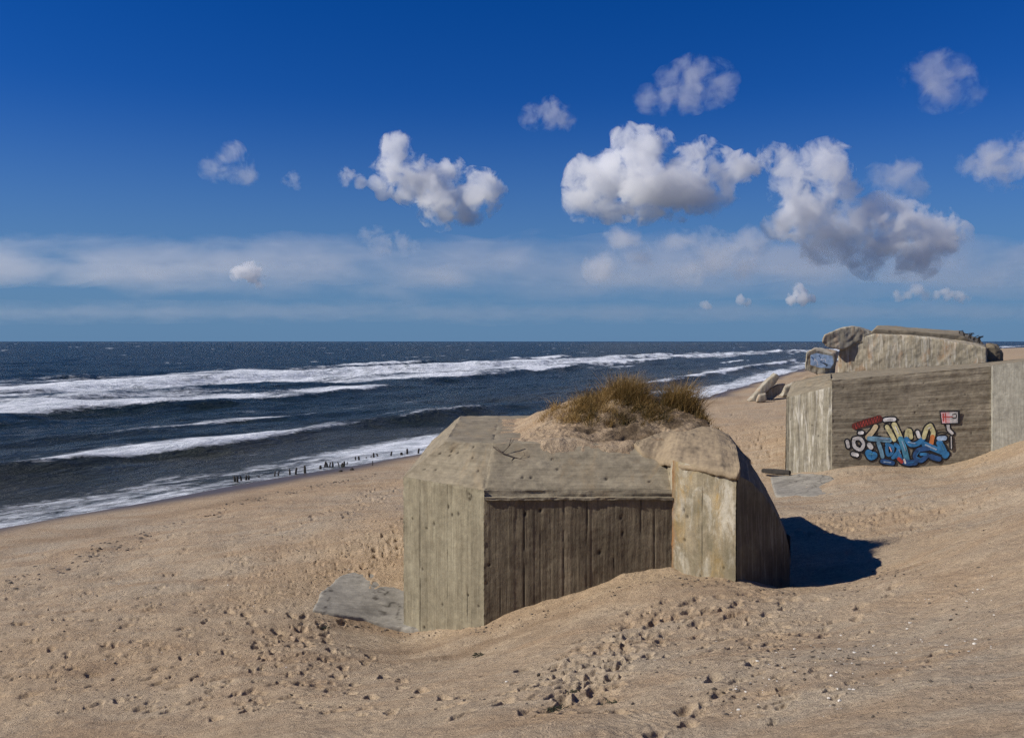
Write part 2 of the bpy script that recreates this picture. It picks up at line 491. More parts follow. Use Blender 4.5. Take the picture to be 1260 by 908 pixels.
def ground_at(px, py, dmin=3.0, dmax=400.0):
    r = ray(px, py); r = r / r[1]
    d = np.geomspace(dmin, dmax, 900)
    X = r[0] * d; Z = CAM_Z + r[2] * d
    T = terrain(X, d)
    k = np.argmax(Z < T)
    if not (Z < T).any(): k = len(d) - 1
    if k > 0:
        a0 = Z[k - 1] - T[k - 1]; a1 = Z[k] - T[k]
        w = a0 / (a0 - a1 + 1e-9)
        dd = d[k - 1] + (d[k] - d[k - 1]) * w
    else: dd = d[0]
    return np.array([r[0] * dd, dd, float(terrain(np.array([r[0] * dd]), np.array([dd]))[0])])


def polar_grid(radii, dense, ndense, ncoarse):
    a = np.concatenate([np.linspace(-dense, dense, ndense, endpoint=False), np.linspace(dense, 2 * math.pi - dense, ncoarse, endpoint=False)])
    A, R = np.meshgrid(a, radii)
    return a, R * np.sin(A), R * np.cos(A)


# radii: about one screen row apart for ground lying some six metres under the eye
rad = np.unique(np.concatenate([np.array([0.05, 0.5, 1, 1.6, 2.2, 2.8, 3.4, 4.0, 4.5, 5.0, 5.5]), np.arange(5.8, 9, 0.03),
                                6600.0 / np.linspace(720, 62, 560), np.geomspace(108, 3000, 70), np.geomspace(3300, 60000, 12)]))
ANG, GX, GY = polar_grid(rad, math.radians(33), 1500, 110)
gx, gy = GX.ravel(), GY.ravel()
gz = terrain(gx, gy)
near = np.hypot(gx, gy) < 160
s_all = shore_s(gx, gy)
landmask = sstep(3, 10, s_all)
x_, y_ = gx[near], gy[near]
und = fbm2(x_ * 0.35, y_ * 0.35, 3, 5) * 0.09 + fbm2(x_ * 1.6, y_ * 1.6, 3, 8) * 0.022
# trampled texture grows where people walk, wind-smoothed elsewhere
tram = np.clip(fbm2(x_ * 0.22 + 3, y_ * 0.22, 3, 21) * 0.7 + 0.5, 0.05, 1) * sstep(6.5, 3.5, x_)
lumps = np.abs(fbm2(x_ * 3.4, y_ * 3.4, 3, 31)) * 0.016
rip = np.sin((x_ * 0.55 + y_ * 0.9 + fbm2(x_ * 0.5, y_ * 0.5, 3, 44) * 0.9) * 22) * 0.006 * (1 - tram)
gz[near] += (und + lumps * tram + rip) * landmask[near]

WALLPTS = [(-2.56, 20.96), (-0.60, 19.0), (3.42, 19.0), (4.51, 17.91), (6.12, 19.52)]
dw = np.full(len(x_), 9.0)
for (ax, ay), (bx, by) in zip(WALLPTS[:-1], WALLPTS[1:]):
    vx, vy = bx - ax, by - ay
    q = np.clip(((x_ - ax) * vx + (y_ - ay) * vy) / (vx * vx + vy * vy), 0, 1)
    dw = np.minimum(dw, np.hypot(x_ - ax - q * vx, y_ - ay - q * vy))
gz[near] += np.exp(-(dw / 0.22) ** 2) * (0.05 + 0.05 * fbm2(x_ * 1.7, y_ * 1.7, 3, 95)) - 0.05 * np.exp(-((dw - 0.55) / 0.25) ** 2) * np.clip(fbm2(x_ * 0.9, y_ * 0.9, 2, 97), 0, 1)
GZ = gz.reshape(GX.shape)
LM = landmask.reshape(GX.shape)


def stamp(x, y, ang, L, W, depth, rim):
    r = math.hypot(x, y); a = math.atan2(x, y)
    da = 2.2 * L / r
    i0, i1 = np.searchsorted(ANG[:1500], [a - da, a + da]); j0, j1 = np.searchsorted(rad, [r - 2.2 * L, r + 2.2 * L])
    if i1 <= i0 or j1 <= j0: return
    X = GX[j0:j1, i0:i1] - x; Y = GY[j0:j1, i0:i1] - y
    u = X * math.cos(ang) + Y * math.sin(ang); v = -X * math.sin(ang) + Y * math.cos(ang)
    q = np.sqrt((u / L) ** 2 + (v / W) ** 2)
    q = q * (1 + 0.18 * np.sin(3 * np.arctan2(v, u) + x * 40))
    GZ[j0:j1, i0:i1] += (-depth * np.exp(-(q ** 4)) + rim * np.exp(-((q - 1.35) / 0.33) ** 2)) * LM[j0:j1, i0:i1]


rnd = random.Random(5)
zones = [  # (corner pixels of a trodden patch, how many, size factor)
    ([(640, 850), (790, 745), (830, 760), (720, 878)], 150, 1.0),
    ([(540, 878), (640, 800), (780, 830), (760, 878)], 60, 1.0),
    ([(279, 690), (500, 655), (500, 690), (279, 760)], 330, 0.72),
    ([(279, 770), (400, 760), (450, 878), (279, 878)], 190, 0.9),
    ([(279, 630), (490, 610), (490, 660), (279, 690)], 190, 0.75),
    ([(0, 700), (279, 640), (279, 878), (0, 878)], 260, 1.0),
    ([(985, 625), (1120, 610), (1200, 660), (1060, 672)], 150, 0.95),
    ([(830, 750), (1000, 735), (960, 790), (820, 830)], 70, 0.9),
    ([(890, 500), (960, 500), (960, 570), (920, 570)], 140, 1.1),
    ([(1000, 620), (1230, 580), (1230, 640), (1000, 650)], 70, 1.0),
    ([(560, 800), (1000, 760), (1200, 800), (1000, 878)], 90, 0.8),
    ([(840, 878), (930, 740), (1010, 735), (960, 878)], 60, 0.9),
]
for quad, cnt, k in zones:
    for _ in range(cnt):
        a, b = rnd.random(), rnd.random()
        q = np.array(quad, float)
        p = q[0] * (1 - a) * (1 - b) + q[1] * a * (1 - b) + q[2] * a * b + q[3] * (1 - a) * b
        g = ground_at(p[0] + rnd.gauss(0, 8), p[1] + rnd.gauss(0, 4))
        sz = rnd.uniform(0.32, 0.95) * k
        stamp(g[0], g[1], rnd.gauss(0.4, 0.7), 0.17 * sz, 0.085 * sz, rnd.uniform(0.018, 0.085) * k * k, rnd.uniform(0.002, 0.010))
# walking trails: alternate feet
for pts, n in [([(300, 800), (420, 720), (490, 640)], 2), ([(620, 878), (760, 800), (900, 735), (1010, 730)], 3), ([(985, 660), (1120, 625), (1215, 600)], 2),
               ([(520, 878), (420, 800), (300, 740)], 2), ([(730, 870), (800, 770), (870, 735)], 2), ([(900, 878), (1010, 790), (1150, 700)], 1), ([(280, 665), (400, 640), (480, 600)], 2)]:
    W = [ground_at(*p) for p in pts]
    for rep in range(n):
        ox, oy = rnd.gauss(0, 0.35), rnd.gauss(0, 0.35)
        side = 1; carry = 0.0
        for p, q in zip(W[:-1], W[1:]):
            d = q - p; L = math.hypot(d[0], d[1]); a = math.atan2(d[1], d[0])
            while carry < L:
                c = p + d * (carry / L)
                stamp(c[0] + ox - math.sin(a) * 0.11 * side + rnd.gauss(0, .04), c[1] + oy + math.cos(a) * 0.11 * side, a + rnd.gauss(0, .15), 0.165, 0.08, rnd.uniform(0.05, 0.085), 0.012)
                carry += rnd.uniform(0.55, 0.75); side = -side
            carry -= L
gz = GZ.ravel()
wet = 1 - sstep(1.2, 4.2, s_all + fbm2(gx * 0.08, gy * 0.08, 3, 3) * 1.0)
wet = np.where(s_all < -6, 1, wet)
# damp bands: the tide line and the seep below the bunker's corner
seep = P(595, 790, 18)
damp = np.exp(-((gx - seep[0] + 0.6) / 2.4) ** 2 - ((gy - 17.6 + 0.15 * gx + 0.5 * fbm2(gx * 0.8, gy * 0.8, 3, 73)) / 0.8) ** 2) * 0.7 * np.clip(fbm2(gx * 1.3, gy * 2.6, 3, 71) * 1.3 + 0.6, 0, 1)
damp = np.maximum(damp, 0.5 * np.exp(-((s_all - 6) / 1.2) ** 2) * np.clip(fbm2(gx * 0.4, gy * 0.4, 3, 77) + 0.4, 0, 1))
me = grid_mesh("beach", np.stack([gx, gy, gz], -1), len(ANG), len(rad), None, {"wet": wet, "damp": damp}, [M["sand"]], True, True)
# face winding of a polar sheet: flip so normals look up
me.flip_normals()
ground = link("beach", me)
tag(ground, kind="structure", label="pale trodden sand of the beach and dune foot")

# ------------------------------------------------------------------ sea surface
srad = np.unique(np.concatenate([np.geomspace(12, 32, 25), 8800.0 / np.linspace(275, 8, 520), np.geomspace(1110, 60000, 60)]))
sa, SX, SY = polar_grid(srad, math.radians(33), 900, 60)
sx, sy = SX.ravel(), SY.ravel()
ss = shore_s(sx, sy); tt = sy / 0.87
fade = np.clip(1.2 - np.hypot(sx, sy) / 2500, 0, 1)
w1 = fbm2(tt * 0.012, ss * 0.02, 3, 51)
ph = ss * (2 * math.pi / 34) + w1 * 3.2
swell = (np.sin(ph) + 0.35 * np.sin(2 * ph + 0.6)) * 0.30 * sstep(-18, -60, ss)
chop = (fbm2(tt * 0.09, ss * 0.2, 4, 61) * 0.2 + (0.5 - np.abs(fbm2(tt * 0.05, ss * 0.13, 4, 65))) * 0.3) * sstep(-2, -14, ss)
big = fbm2(tt * 0.02, ss * 0.05, 3, 63) * 0.25 * sstep(-25, -90, ss)


def breaker(s0, wob, wback, wfront, h, seed, cover):
    """a bore running along the shore at distance s0: steep shoreward face, foam trailing seaward"""
    c = s0 + fbm2(tt * 0.008, tt * 0.0 + 3, 3, seed) * wob + fbm2(tt * 0.06, ss * 0.05, 3, seed + 2) * wob * 0.28
    q = ss - c
    prof = np.where(q > 0, np.exp(-(q / wfront) ** 2), np.exp(-(-q / wback) ** 1.2))
    act = np.clip(fbm2(tt * 0.016, tt * 0.0 + 9, 4, seed + 5) * 1.2 + cover, 0, 1)
    return prof * h * (0.35 + 0.65 * act), prof * act * (0.9 + 0.35 * fbm2(tt * 0.05, ss * 0.2, 3, seed + 7)), act


zz = swell + chop + big
foamA = np.zeros_like(ss)
for s0, wob, wb, wf, h, seed, cov in [(-15, 3, 7, 1.4, 0.85, 101, 1.0), (-46, 7, 13, 2.5, 0.8, 111, 0.35), (-62, 8, 22, 3, 1.1, 121, 0.85), (-84, 9, 26, 3, 1.3, 131, 0.95),
                                      (-112, 9, 12, 3, 1.0, 141, 0.45), (-32, 4, 4, 2, 0.3, 151, 0.05), (-175, 14, 10, 3, 0.8, 161, -0.25), (-260, 20, 10, 3, 0.8, 171, -0.35), (-400, 30, 14, 4, 0.9, 181, -0.3)]:
    a, b, act = breaker(s0, wob, wb, wf, h, seed, cov)
    zz = zz + a; foamA = np.maximum(foamA, b)
surf = np.exp(-((ss + 82) / 36) ** 4) * 0.80 * np.clip(0.95 + 0.7 * fbm2(tt * 0.015, ss * 0.06, 4, 191), 0, 1)
swash = sstep(-9, -3, ss + fbm2(tt * 0.05, tt * 0 + 1, 2, 195) * 2.0) * (0.74 + 0.14 * fbm2(tt * .05, ss * .3, 3, 198))
swash = np.maximum(swash, sstep(-16, -9, ss) * (0.36 + 0.3 * fbm2(tt * .06, ss * .15, 3, 196)))
foamA = np.clip(np.maximum(np.maximum(foamA, surf), swash), 0, 1)
caps = np.clip(fbm2(tt * 0.05, ss * 0.12, 4, 201) - 0.72, 0, 1) * 1.5 * (sstep(-110, -180, ss) + 0.8 * sstep(-8, -14, ss) * sstep(-60, -48, ss))
foamA = np.maximum(foamA, np.clip(caps, 0, 0.8))
runup = 0.02 + 0.03 * sstep(-10, 0.5, ss) + 0.04 * fbm2(tt * 0.1, tt * 0, 2, 199)
zz = zz * fade + runup * 1.0
zz = np.where(ss > 3, -0.5, zz)
shal = sstep(-40, -6, ss) * 0.7 * np.clip(0.6 + fbm2(tt * 0.04, ss * 0.1, 3, 203), 0, 1)
me = grid_mesh("sea", np.stack([sx, sy, zz], -1), len(sa), len(srad), np.stack([tt, ss], -1), {"foam": foamA, "shallow": shal}, [M["sea"]], True, True)
me.flip_normals()
sea = link("sea", me)
tag(sea, kind="structure", label="dark blue sea with rows of white breakers")

# ------------------------------------------------------------------ front bunker
def wall_disp(grooves, holes_seed, nh=14, bw=0.22, amp=0.006, chips=0.010, vertical=True, tone=0.0):
    def f(u, v, L, H):
        a, b = (u, v) if vertical else (v, u)
        bi = np.floor(a / bw + 0.13 * np.sin(b * 0.6))
        z = (_hash(bi.astype(np.int64), bi.astype(np.int64) * 0, bi.astype(np.int64) * 0, 7 + holes_seed) - 0.5) * amp * 2
        e = np.abs(((a / bw) % 1.0) - 0.5) * 2
        z = z - 0.006 * sstep(0.93, 1.0, e)
        z = z + fbm2(u * 2.0, v * 2.0, 4, holes_seed) * chips
        d = tone * _hash(bi.astype(np.int64), bi.astype(np.int64) * 0, bi.astype(np.int64) * 0, 57 + holes_seed) + 0.25 * tone * sstep(0.93, 1.0, e)
        for g0, wd, dp in grooves:
            gg = g0 + fbm2(v * 1.2, v * 0 + g0, 2, 3) * 0.012
            k = np.exp(-((u - gg) / wd) ** 2) * np.clip(0.75 + fbm2(v * 3, v * 0 + g0 * 7, 3, 5) * 0.6, 0.1, 1)
            z = z - dp * k; d = d + 0.9 * k
        r = random.Random(holes_seed)
        for _ in range(nh):
            hu, hv = r.uniform(0.1, L - 0.1), r.uniform(0.1, H - 0.1)
            q = ((u - hu) / r.uniform(0.018, 0.035)) ** 2 + ((v - hv) / r.uniform(0.02, 0.05)) ** 2
            k = np.exp(-q); z = z - 0.03 * k; d = d + 0.9 * k
        return z, d
    return f


A = np.array([-0.60, 19.0]); B = np.array([-2.56, 20.96]); C = np.array([3.42, 19.0]); D = np.array([4.51, 17.91]); E = np.array([6.12, 19.52])
BL = np.array([-2.56, 28.6]); BR = np.array([6.12, 29.0])
Z0 = 0.3; ZW = 4.65; ZS = 4.82; ZR = 5.66


def v3(p, z): return np.array([p[0], p[1], z])


bunker = tag(empty("bunker", (1.5, 21.5, 1.9)), "half buried concrete bunker in front with sand and grass on its roof", "bunker")
RES = 0.022
w = Acc()
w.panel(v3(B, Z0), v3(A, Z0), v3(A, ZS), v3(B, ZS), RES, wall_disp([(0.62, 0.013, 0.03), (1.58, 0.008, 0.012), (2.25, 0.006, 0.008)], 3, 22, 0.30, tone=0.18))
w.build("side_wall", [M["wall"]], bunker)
w = Acc()
ub = lambda px: (px - 595.2) / 232.8 * 4.02
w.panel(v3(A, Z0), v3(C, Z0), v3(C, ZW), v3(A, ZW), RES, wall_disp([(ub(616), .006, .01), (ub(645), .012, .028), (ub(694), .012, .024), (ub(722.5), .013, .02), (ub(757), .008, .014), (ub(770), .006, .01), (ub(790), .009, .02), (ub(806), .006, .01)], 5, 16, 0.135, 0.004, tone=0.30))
# lip over the front wall
lip = [np.array([A[0], 18.955]), np.array([C[0] + 0.02, 18.955])]
w2 = Acc()
w2.panel(v3(lip[0], ZW - 0.03), v3(lip[1], ZW - 0.03), v3(lip[1], ZW + 0.025), v3(lip[0], ZW + 0.025), 0.03, lambda u, v, L, H: fbm2(u * 6, v * 6, 3, 4) * 0.02, fade=0.015)
w2.panel(v3(lip[0], ZW + 0.025), v3(lip[1], ZW + 0.025), v3(lip[1] + (0, 0.115), ZW + 0.035), v3(lip[0] + (0, 0.115), ZW + 0.035), 0.03)
w2.panel(v3(lip[0] + (0, 0.10), ZW - 0.03), v3(lip[1] + (0, 0.10), ZW - 0.03), v3(lip[1], ZW - 0.03), v3(lip[0], ZW - 0.03), 0.05)
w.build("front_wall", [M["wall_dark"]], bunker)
w2.build("ledge", [M["slope"]], bunker)
w = Acc()
w.panel(v3(BL, Z0), v3(B, Z0), v3(B, ZS), v3(BL, ZS), 0.08, wall_disp([], 9, 8))
w.panel(v3(BR, Z0), v3(BL, Z0), v3(BL, ZS), v3(BR, ZS), 0.3)
w.panel(v3(E, Z0), v3(BR, Z0), v3(BR, 3.72), v3(E, 3.72), 0.15)
w.build("rear_wall", [M["wall"]], bunker)

PA = np.array([-0.43, 20.5]); PB = np.array([-1.55, 20.85]); PBL = np.array([-1.6, 28.0]); PC = np.array([5.0, 20.5]); PBR = np.array([5.0, 28.0])


def roof_disp(seed, groove=None, holes=9):
    def f(u, v, L, H):
        z = fbm2(u * 1.2, v * 1.6, 4, seed) * 0.025 + fbm2(u * 0.8, v * 7, 3, seed + 2) * 0.008
        d = np.zeros_like(u)
        if groove:
            k = np.exp(-((v - groove - 0.01 * fbm2(u * 2, u * 0, 2, 3)) / 0.014) ** 2); z = z - 0.025 * k; d = d + 0.75 * k
        r = random.Random(seed)
        for _ in range(holes):
            hu, hv = r.uniform(0.1, L - 0.1), r.uniform(0.1, H - 0.1)
            k = np.exp(-((u - hu) / 0.035) ** 2 - ((v - hv) / 0.045) ** 2); z = z - 0.03 * k; d = d + 0.9 * k
        return z, d
    return f


w = Acc()
fA = np.array([A[0] + 0.02, 19.05]); fC = np.array([4.2, 19.05])
gA_ = np.array([A[0], 19.075]); gC_ = np.array([4.2, 19.075])
w.panel(v3(fA, ZW + 0.03), v3(fC, ZW + 0.03), v3(gC_, ZS - 0.01), v3(gA_, ZS - 0.01), 0.025, roof_disp(12, None, 0))
w.panel(v3(gA_, ZS - 0.012), v3(gC_, ZS - 0.012), v3(PC, ZR), v3(PA, ZR), 0.025, roof_disp(13, 0.04, 7))
w.panel(v3(B, ZS), v3(gA_, ZS - 0.012), v3(PA, ZR), v3(PB, ZR), 0.025, roof_disp(14))
w.panel(v3(B, ZS), v3(A, ZS), v3(gA_, ZS - 0.012), v3(B, ZS), 0.05)
w.panel(v3(A, ZW - 0.01), v3(fA, ZW + 0.03), v3(gA_, ZS - 0.01), v3(A, ZS), 0.05)
w.panel(v3(BL, ZS), v3(B, ZS), v3(PB, ZR), v3(PBL, ZR), 0.06, roof_disp(15))
w.panel(v3(PA, ZR), v3(PC, ZR), v3(PBR, ZR), v3(PBL + (1.2, 0), ZR), 0.06, roof_disp(16))
w.panel(v3(PB, ZR), v3(PA, ZR), v3(PBL + (1.2, 0), ZR), v3(PBL, ZR), 0.05, roof_disp(17))
w.panel(v3(PBR, ZR), v3(PBL, ZR), v3(BL, ZS), v3(BR, ZS), 0.2)
w.build("roof", [M["slope"]], bunker)


def on_f2(px, py):
    r = ray(px, py); r = r / r[1]
    # line: D + k(1,1)
    k = (r[0] * D[1] - D[0]) / (1 - r[0])
    return P(px, py, D[1] + k)


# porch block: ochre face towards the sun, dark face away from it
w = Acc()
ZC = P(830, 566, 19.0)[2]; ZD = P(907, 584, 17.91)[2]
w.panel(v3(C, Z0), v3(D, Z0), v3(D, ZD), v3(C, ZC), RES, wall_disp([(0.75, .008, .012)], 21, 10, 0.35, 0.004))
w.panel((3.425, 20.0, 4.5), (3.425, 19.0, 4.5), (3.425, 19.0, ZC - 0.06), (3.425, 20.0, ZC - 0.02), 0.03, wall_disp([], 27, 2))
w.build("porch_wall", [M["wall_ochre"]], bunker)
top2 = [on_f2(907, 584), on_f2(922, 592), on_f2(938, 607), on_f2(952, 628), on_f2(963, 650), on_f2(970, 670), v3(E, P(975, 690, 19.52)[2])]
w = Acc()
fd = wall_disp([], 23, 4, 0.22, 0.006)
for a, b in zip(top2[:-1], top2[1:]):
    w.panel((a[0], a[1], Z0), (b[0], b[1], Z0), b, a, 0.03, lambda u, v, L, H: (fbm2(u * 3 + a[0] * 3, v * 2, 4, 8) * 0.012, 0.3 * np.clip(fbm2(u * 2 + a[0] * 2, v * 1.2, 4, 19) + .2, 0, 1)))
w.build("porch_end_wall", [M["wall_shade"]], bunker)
# lintel seam and broken pocket on the end wall
# curved shoulder of the porch roof, turned away from the sun
S = [P(903, 543, 20.3), P(918, 562, 20.1), P(932, 583, 19.95), P(944, 604, 19.9), P(956, 628, 19.85), P(966, 652, 19.8), P(973, 680, 19.75)]
w = Acc()
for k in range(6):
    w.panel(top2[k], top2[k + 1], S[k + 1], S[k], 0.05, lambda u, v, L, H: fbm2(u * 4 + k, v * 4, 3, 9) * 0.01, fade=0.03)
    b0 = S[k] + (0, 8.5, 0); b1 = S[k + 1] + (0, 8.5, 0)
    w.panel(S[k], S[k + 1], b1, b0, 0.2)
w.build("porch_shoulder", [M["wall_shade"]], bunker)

# rounded cement cap lying on the porch
capo = Acc()
def on_slope(px, py):
    r = ray(px, py); r = r / r[1]
    k = (ZR - ZS) / (20.5 - 19.075)
    return P(px, py, (ZS - 19.075 * k - CAM_Z) / (r[2] - k))
edge = [on_slope(780, 550) + (0, 0, .02), on_slope(791, 562) + (0, 0, .03), on_slope(810, 570) + (0, -.02, .03) + (0, .01, 0), P(831, 573, 18.97), P(860, 577, 18.5), P(888, 584, 18.06), P(906, 589, 17.84), P(911, 583, 17.95)]
upper = [on_slope(789, 544) + (0, 0, .05), P(806, 535, 20.8), P(826, 530, 21.1), P(842, 527, 21.2), P(860, 525, 21.2), P(880, 527, 21.0), P(896, 536, 20.6), P(904, 544, 20.25)]
NS = 160
def resample(pts, n):
    pts = np.array(pts); t = np.linspace(0, len(pts) - 1, n); k = np.minimum(t.astype(int), len(pts) - 2); fr = (t - k)[:, None]
    p0 = pts[np.maximum(k - 1, 0)]; p1 = pts[k]; p2 = pts[k + 1]; p3 = pts[np.minimum(k + 2, len(pts) - 1)]
    return 0.5 * ((2 * p1) + (-p0 + p2) * fr + (2 * p0 - 5 * p1 + 4 * p2 - p3) * fr ** 2 + (-p0 + 3 * p1 - 3 * p2 + p3) * fr ** 3)
e_ = resample(edge, NS); u_ = resample(upper, NS)
rows = []
e_[:, 2] += 0.035 * fbm2(np.linspace(0, 9, NS), np.zeros(NS), 3, 6)
inw = (u_ - e_); inw[:, 2] = 0; inw /= np.linalg.norm(inw, axis=1)[:, None]
rows += [e_ + inw * 0.40 + [0, 0, -0.05], e_ + inw * 0.03 + [0, 0, -0.06], e_ - inw * 0.0 + [0, 0, -0.02], e_ + inw * 0.0 + [0, 0, 0.03], e_ + inw * 0.05 + [0, 0, 0.08]]
rows2 = []
for k in range(1, 41):
    q = k / 40
    bulge = 0.08 * math.sin(math.pi * min(1, q * 1.0)) ** 0.8
    rows2.append((e_ + inw * 0.05 + [0, 0, 0.08]) * (1 - q) + u_ * q + np.array([0, 0, 1]) * (bulge * sstep(-0.1, 0.3, np.linspace(0, 1, NS)))[:, None])
Vc = np.concatenate(rows + rows2)
nr = 5 + 40
dn = fbm3(Vc, 1.6, 3, 3) * 0.025 + fbm3(Vc, 9, 4, 13, 0.65) * 0.012
Vc[:, 2] += dn
pit = np.zeros(len(Vc))
for (px, py, d) in [(852, 553, 19.3), (858, 549, 19.5), (846, 548, 19.6), (890, 572, 18.3), (905, 560, 18.9)]:
    q = P(px, py, d); kk = np.exp(-((Vc - q) ** 2).sum(1) / 0.01); pit += kk * 0.6
uvc = np.stack([np.tile(np.linspace(0, 3, NS), nr), np.repeat(np.linspace(0, 2.6, nr), NS)], -1)
me = grid_mesh("porch_cap", Vc, NS, nr, uvc, {"dirt": pit}, [M["cap"]])
link("porch_cap", me, bunker)

# ------------------------------------------------------------------ sand mound with peat scarp on the roof
mc = np.array([P(*a) for a in [
    (655, 517, 23.0), (690, 500, 23.4), (720, 494, 23.6), (755, 486, 23.6), (785, 486, 23.6), (812, 497, 23.4), (845, 489, 23.2), (862, 508, 22.6), (880, 523, 21.8),
    (700, 535, 21.0), (760, 535, 20.9), (820, 528, 21.1), (640, 532, 21.9), (850, 522, 21.3), (780, 505, 22.2), (830, 506, 22.2), (730, 512, 22.3),
]])
mcx = np.concatenate([mc[:, :2], np.array([(-0.6, 22), (-0.6, 25), (0, 27), (3, 27), (5.6, 26), (5.8, 23), (1.5, 20.6), (0.3, 20.7)])])
mz = np.concatenate([mc[:, 2], np.array([5.62, 5.6, 5.6, 5.7, 5.6, 5.2, 5.66, 5.66])])
K = _tps(((mcx[:, None] - mcx[None]) ** 2).sum(-1)) + np.eye(len(mcx)) * 0.02
AA = np.zeros((len(mcx) + 3,) * 2); AA[:len(mcx), :len(mcx)] = K; AA[:len(mcx), -3] = 1; AA[:len(mcx), -2:] = mcx; AA[-3, :len(mcx)] = 1; AA[-2:, :len(mcx)] = mcx.T
mw = np.linalg.solve(AA, np.concatenate([mz, [0, 0, 0]]))


def mound_h(x, y):
    a = mw[-3] + mw[-2] * x + mw[-1] * y
    for k in range(len(mcx)): a = a + mw[k] * _tps((x - mcx[k, 0]) ** 2 + (y - mcx[k, 1]) ** 2)
    front = 20.66 + 0.14 * fbm2(x * 1.1, x * 0, 3, 15) + 0.04 * fbm2(x * 6, y * 6, 2, 17)
    scarp = sstep(0, 0.24, y - front)
    roof = np.minimum(ZR, ZR + (y - 20.5) * 0.59)
    # blown sand spilling over the roof's front edge in a ragged apron
    lip = 20.12 + 0.2 * fbm2(x * 0.9 + 4, x * 0, 3, 25) + 0.09 * fbm2(x * 4, y * 4, 3, 27) + 0.5 * sstep(0.9, -0.3, x)
    apron = roof - 0.05 + (0.11 + 0.05 * fbm2(x * 2.5, y * 2.5, 3, 29)) * sstep(0, 0.3, y - lip)
    return np.maximum(apron, apron + (a - apron) * scarp), scarp


nx, ny = 340, 400
mx_, my_ = np.meshgrid(np.linspace(-0.75, 5.5, nx), np.linspace(19.75, 27.2, ny))
mxr, myr = mx_.ravel(), my_.ravel()
mh, sc = mound_h(mxr, myr)
mh = mh + (fbm2(mxr * 1.8, myr * 1.8, 4, 81) * 0.05 + np.abs(fbm2(mxr * 6, myr * 6, 3, 83)) * 0.03) * sstep(0.15, 0.5, sc)
edge_d = np.minimum(np.minimum(mxr + 0.75, 5.5 - mxr), 27.2 - myr)
toe = -0.15 + 0.25 * fbm2(myr * 0.8, myr * 0, 3, 91)
mh = np.where(mxr < toe + 1.6, np.minimum(mh, np.minimum(ZR, ZR + (myr - 20.5) * 0.59) + 0.012 + 0.5 * np.clip(mxr - toe - 0.3, 0, 9) - 0.12 * np.clip(toe - mxr, 0, 1)), mh)
mh = mh - 0.35 * (1 - sstep(0, 0.5, edge_d))
mh = np.where(mxr > 4.75, np.minimum(mh, 5.95 - (mxr - 4.75) * 0.9), mh)
mh = np.where((mxr > 2.7) & (myr < 20.5), mh - 0.3 * sstep(2.7, 3.2, mxr), mh)
peat = np.exp(-((sc - 0.5) / 0.33) ** 2) * sstep(0.9, 1.9, mxr) * 0.95  # peat soil; the band along the scarp also carries its shadow as colour
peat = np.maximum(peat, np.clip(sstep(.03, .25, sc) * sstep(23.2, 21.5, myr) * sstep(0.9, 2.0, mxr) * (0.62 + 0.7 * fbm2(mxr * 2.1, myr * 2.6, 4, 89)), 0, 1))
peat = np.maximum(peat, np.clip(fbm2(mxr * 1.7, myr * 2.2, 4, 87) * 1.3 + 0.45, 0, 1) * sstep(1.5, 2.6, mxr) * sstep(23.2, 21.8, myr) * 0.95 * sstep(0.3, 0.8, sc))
me = grid_mesh("sand_mound", np.stack([mxr, myr, mh], -1), nx, ny, None, {"dirt": np.clip(peat, 0, 1)}, [M["mound"]])  # dirt holds the peat soil and the scarp's shadow as colour
mound = tag(link("sand_mound", me), "mound of blown sand with a dark peat edge on the front bunker's roof", "sand mound", kind="thing")


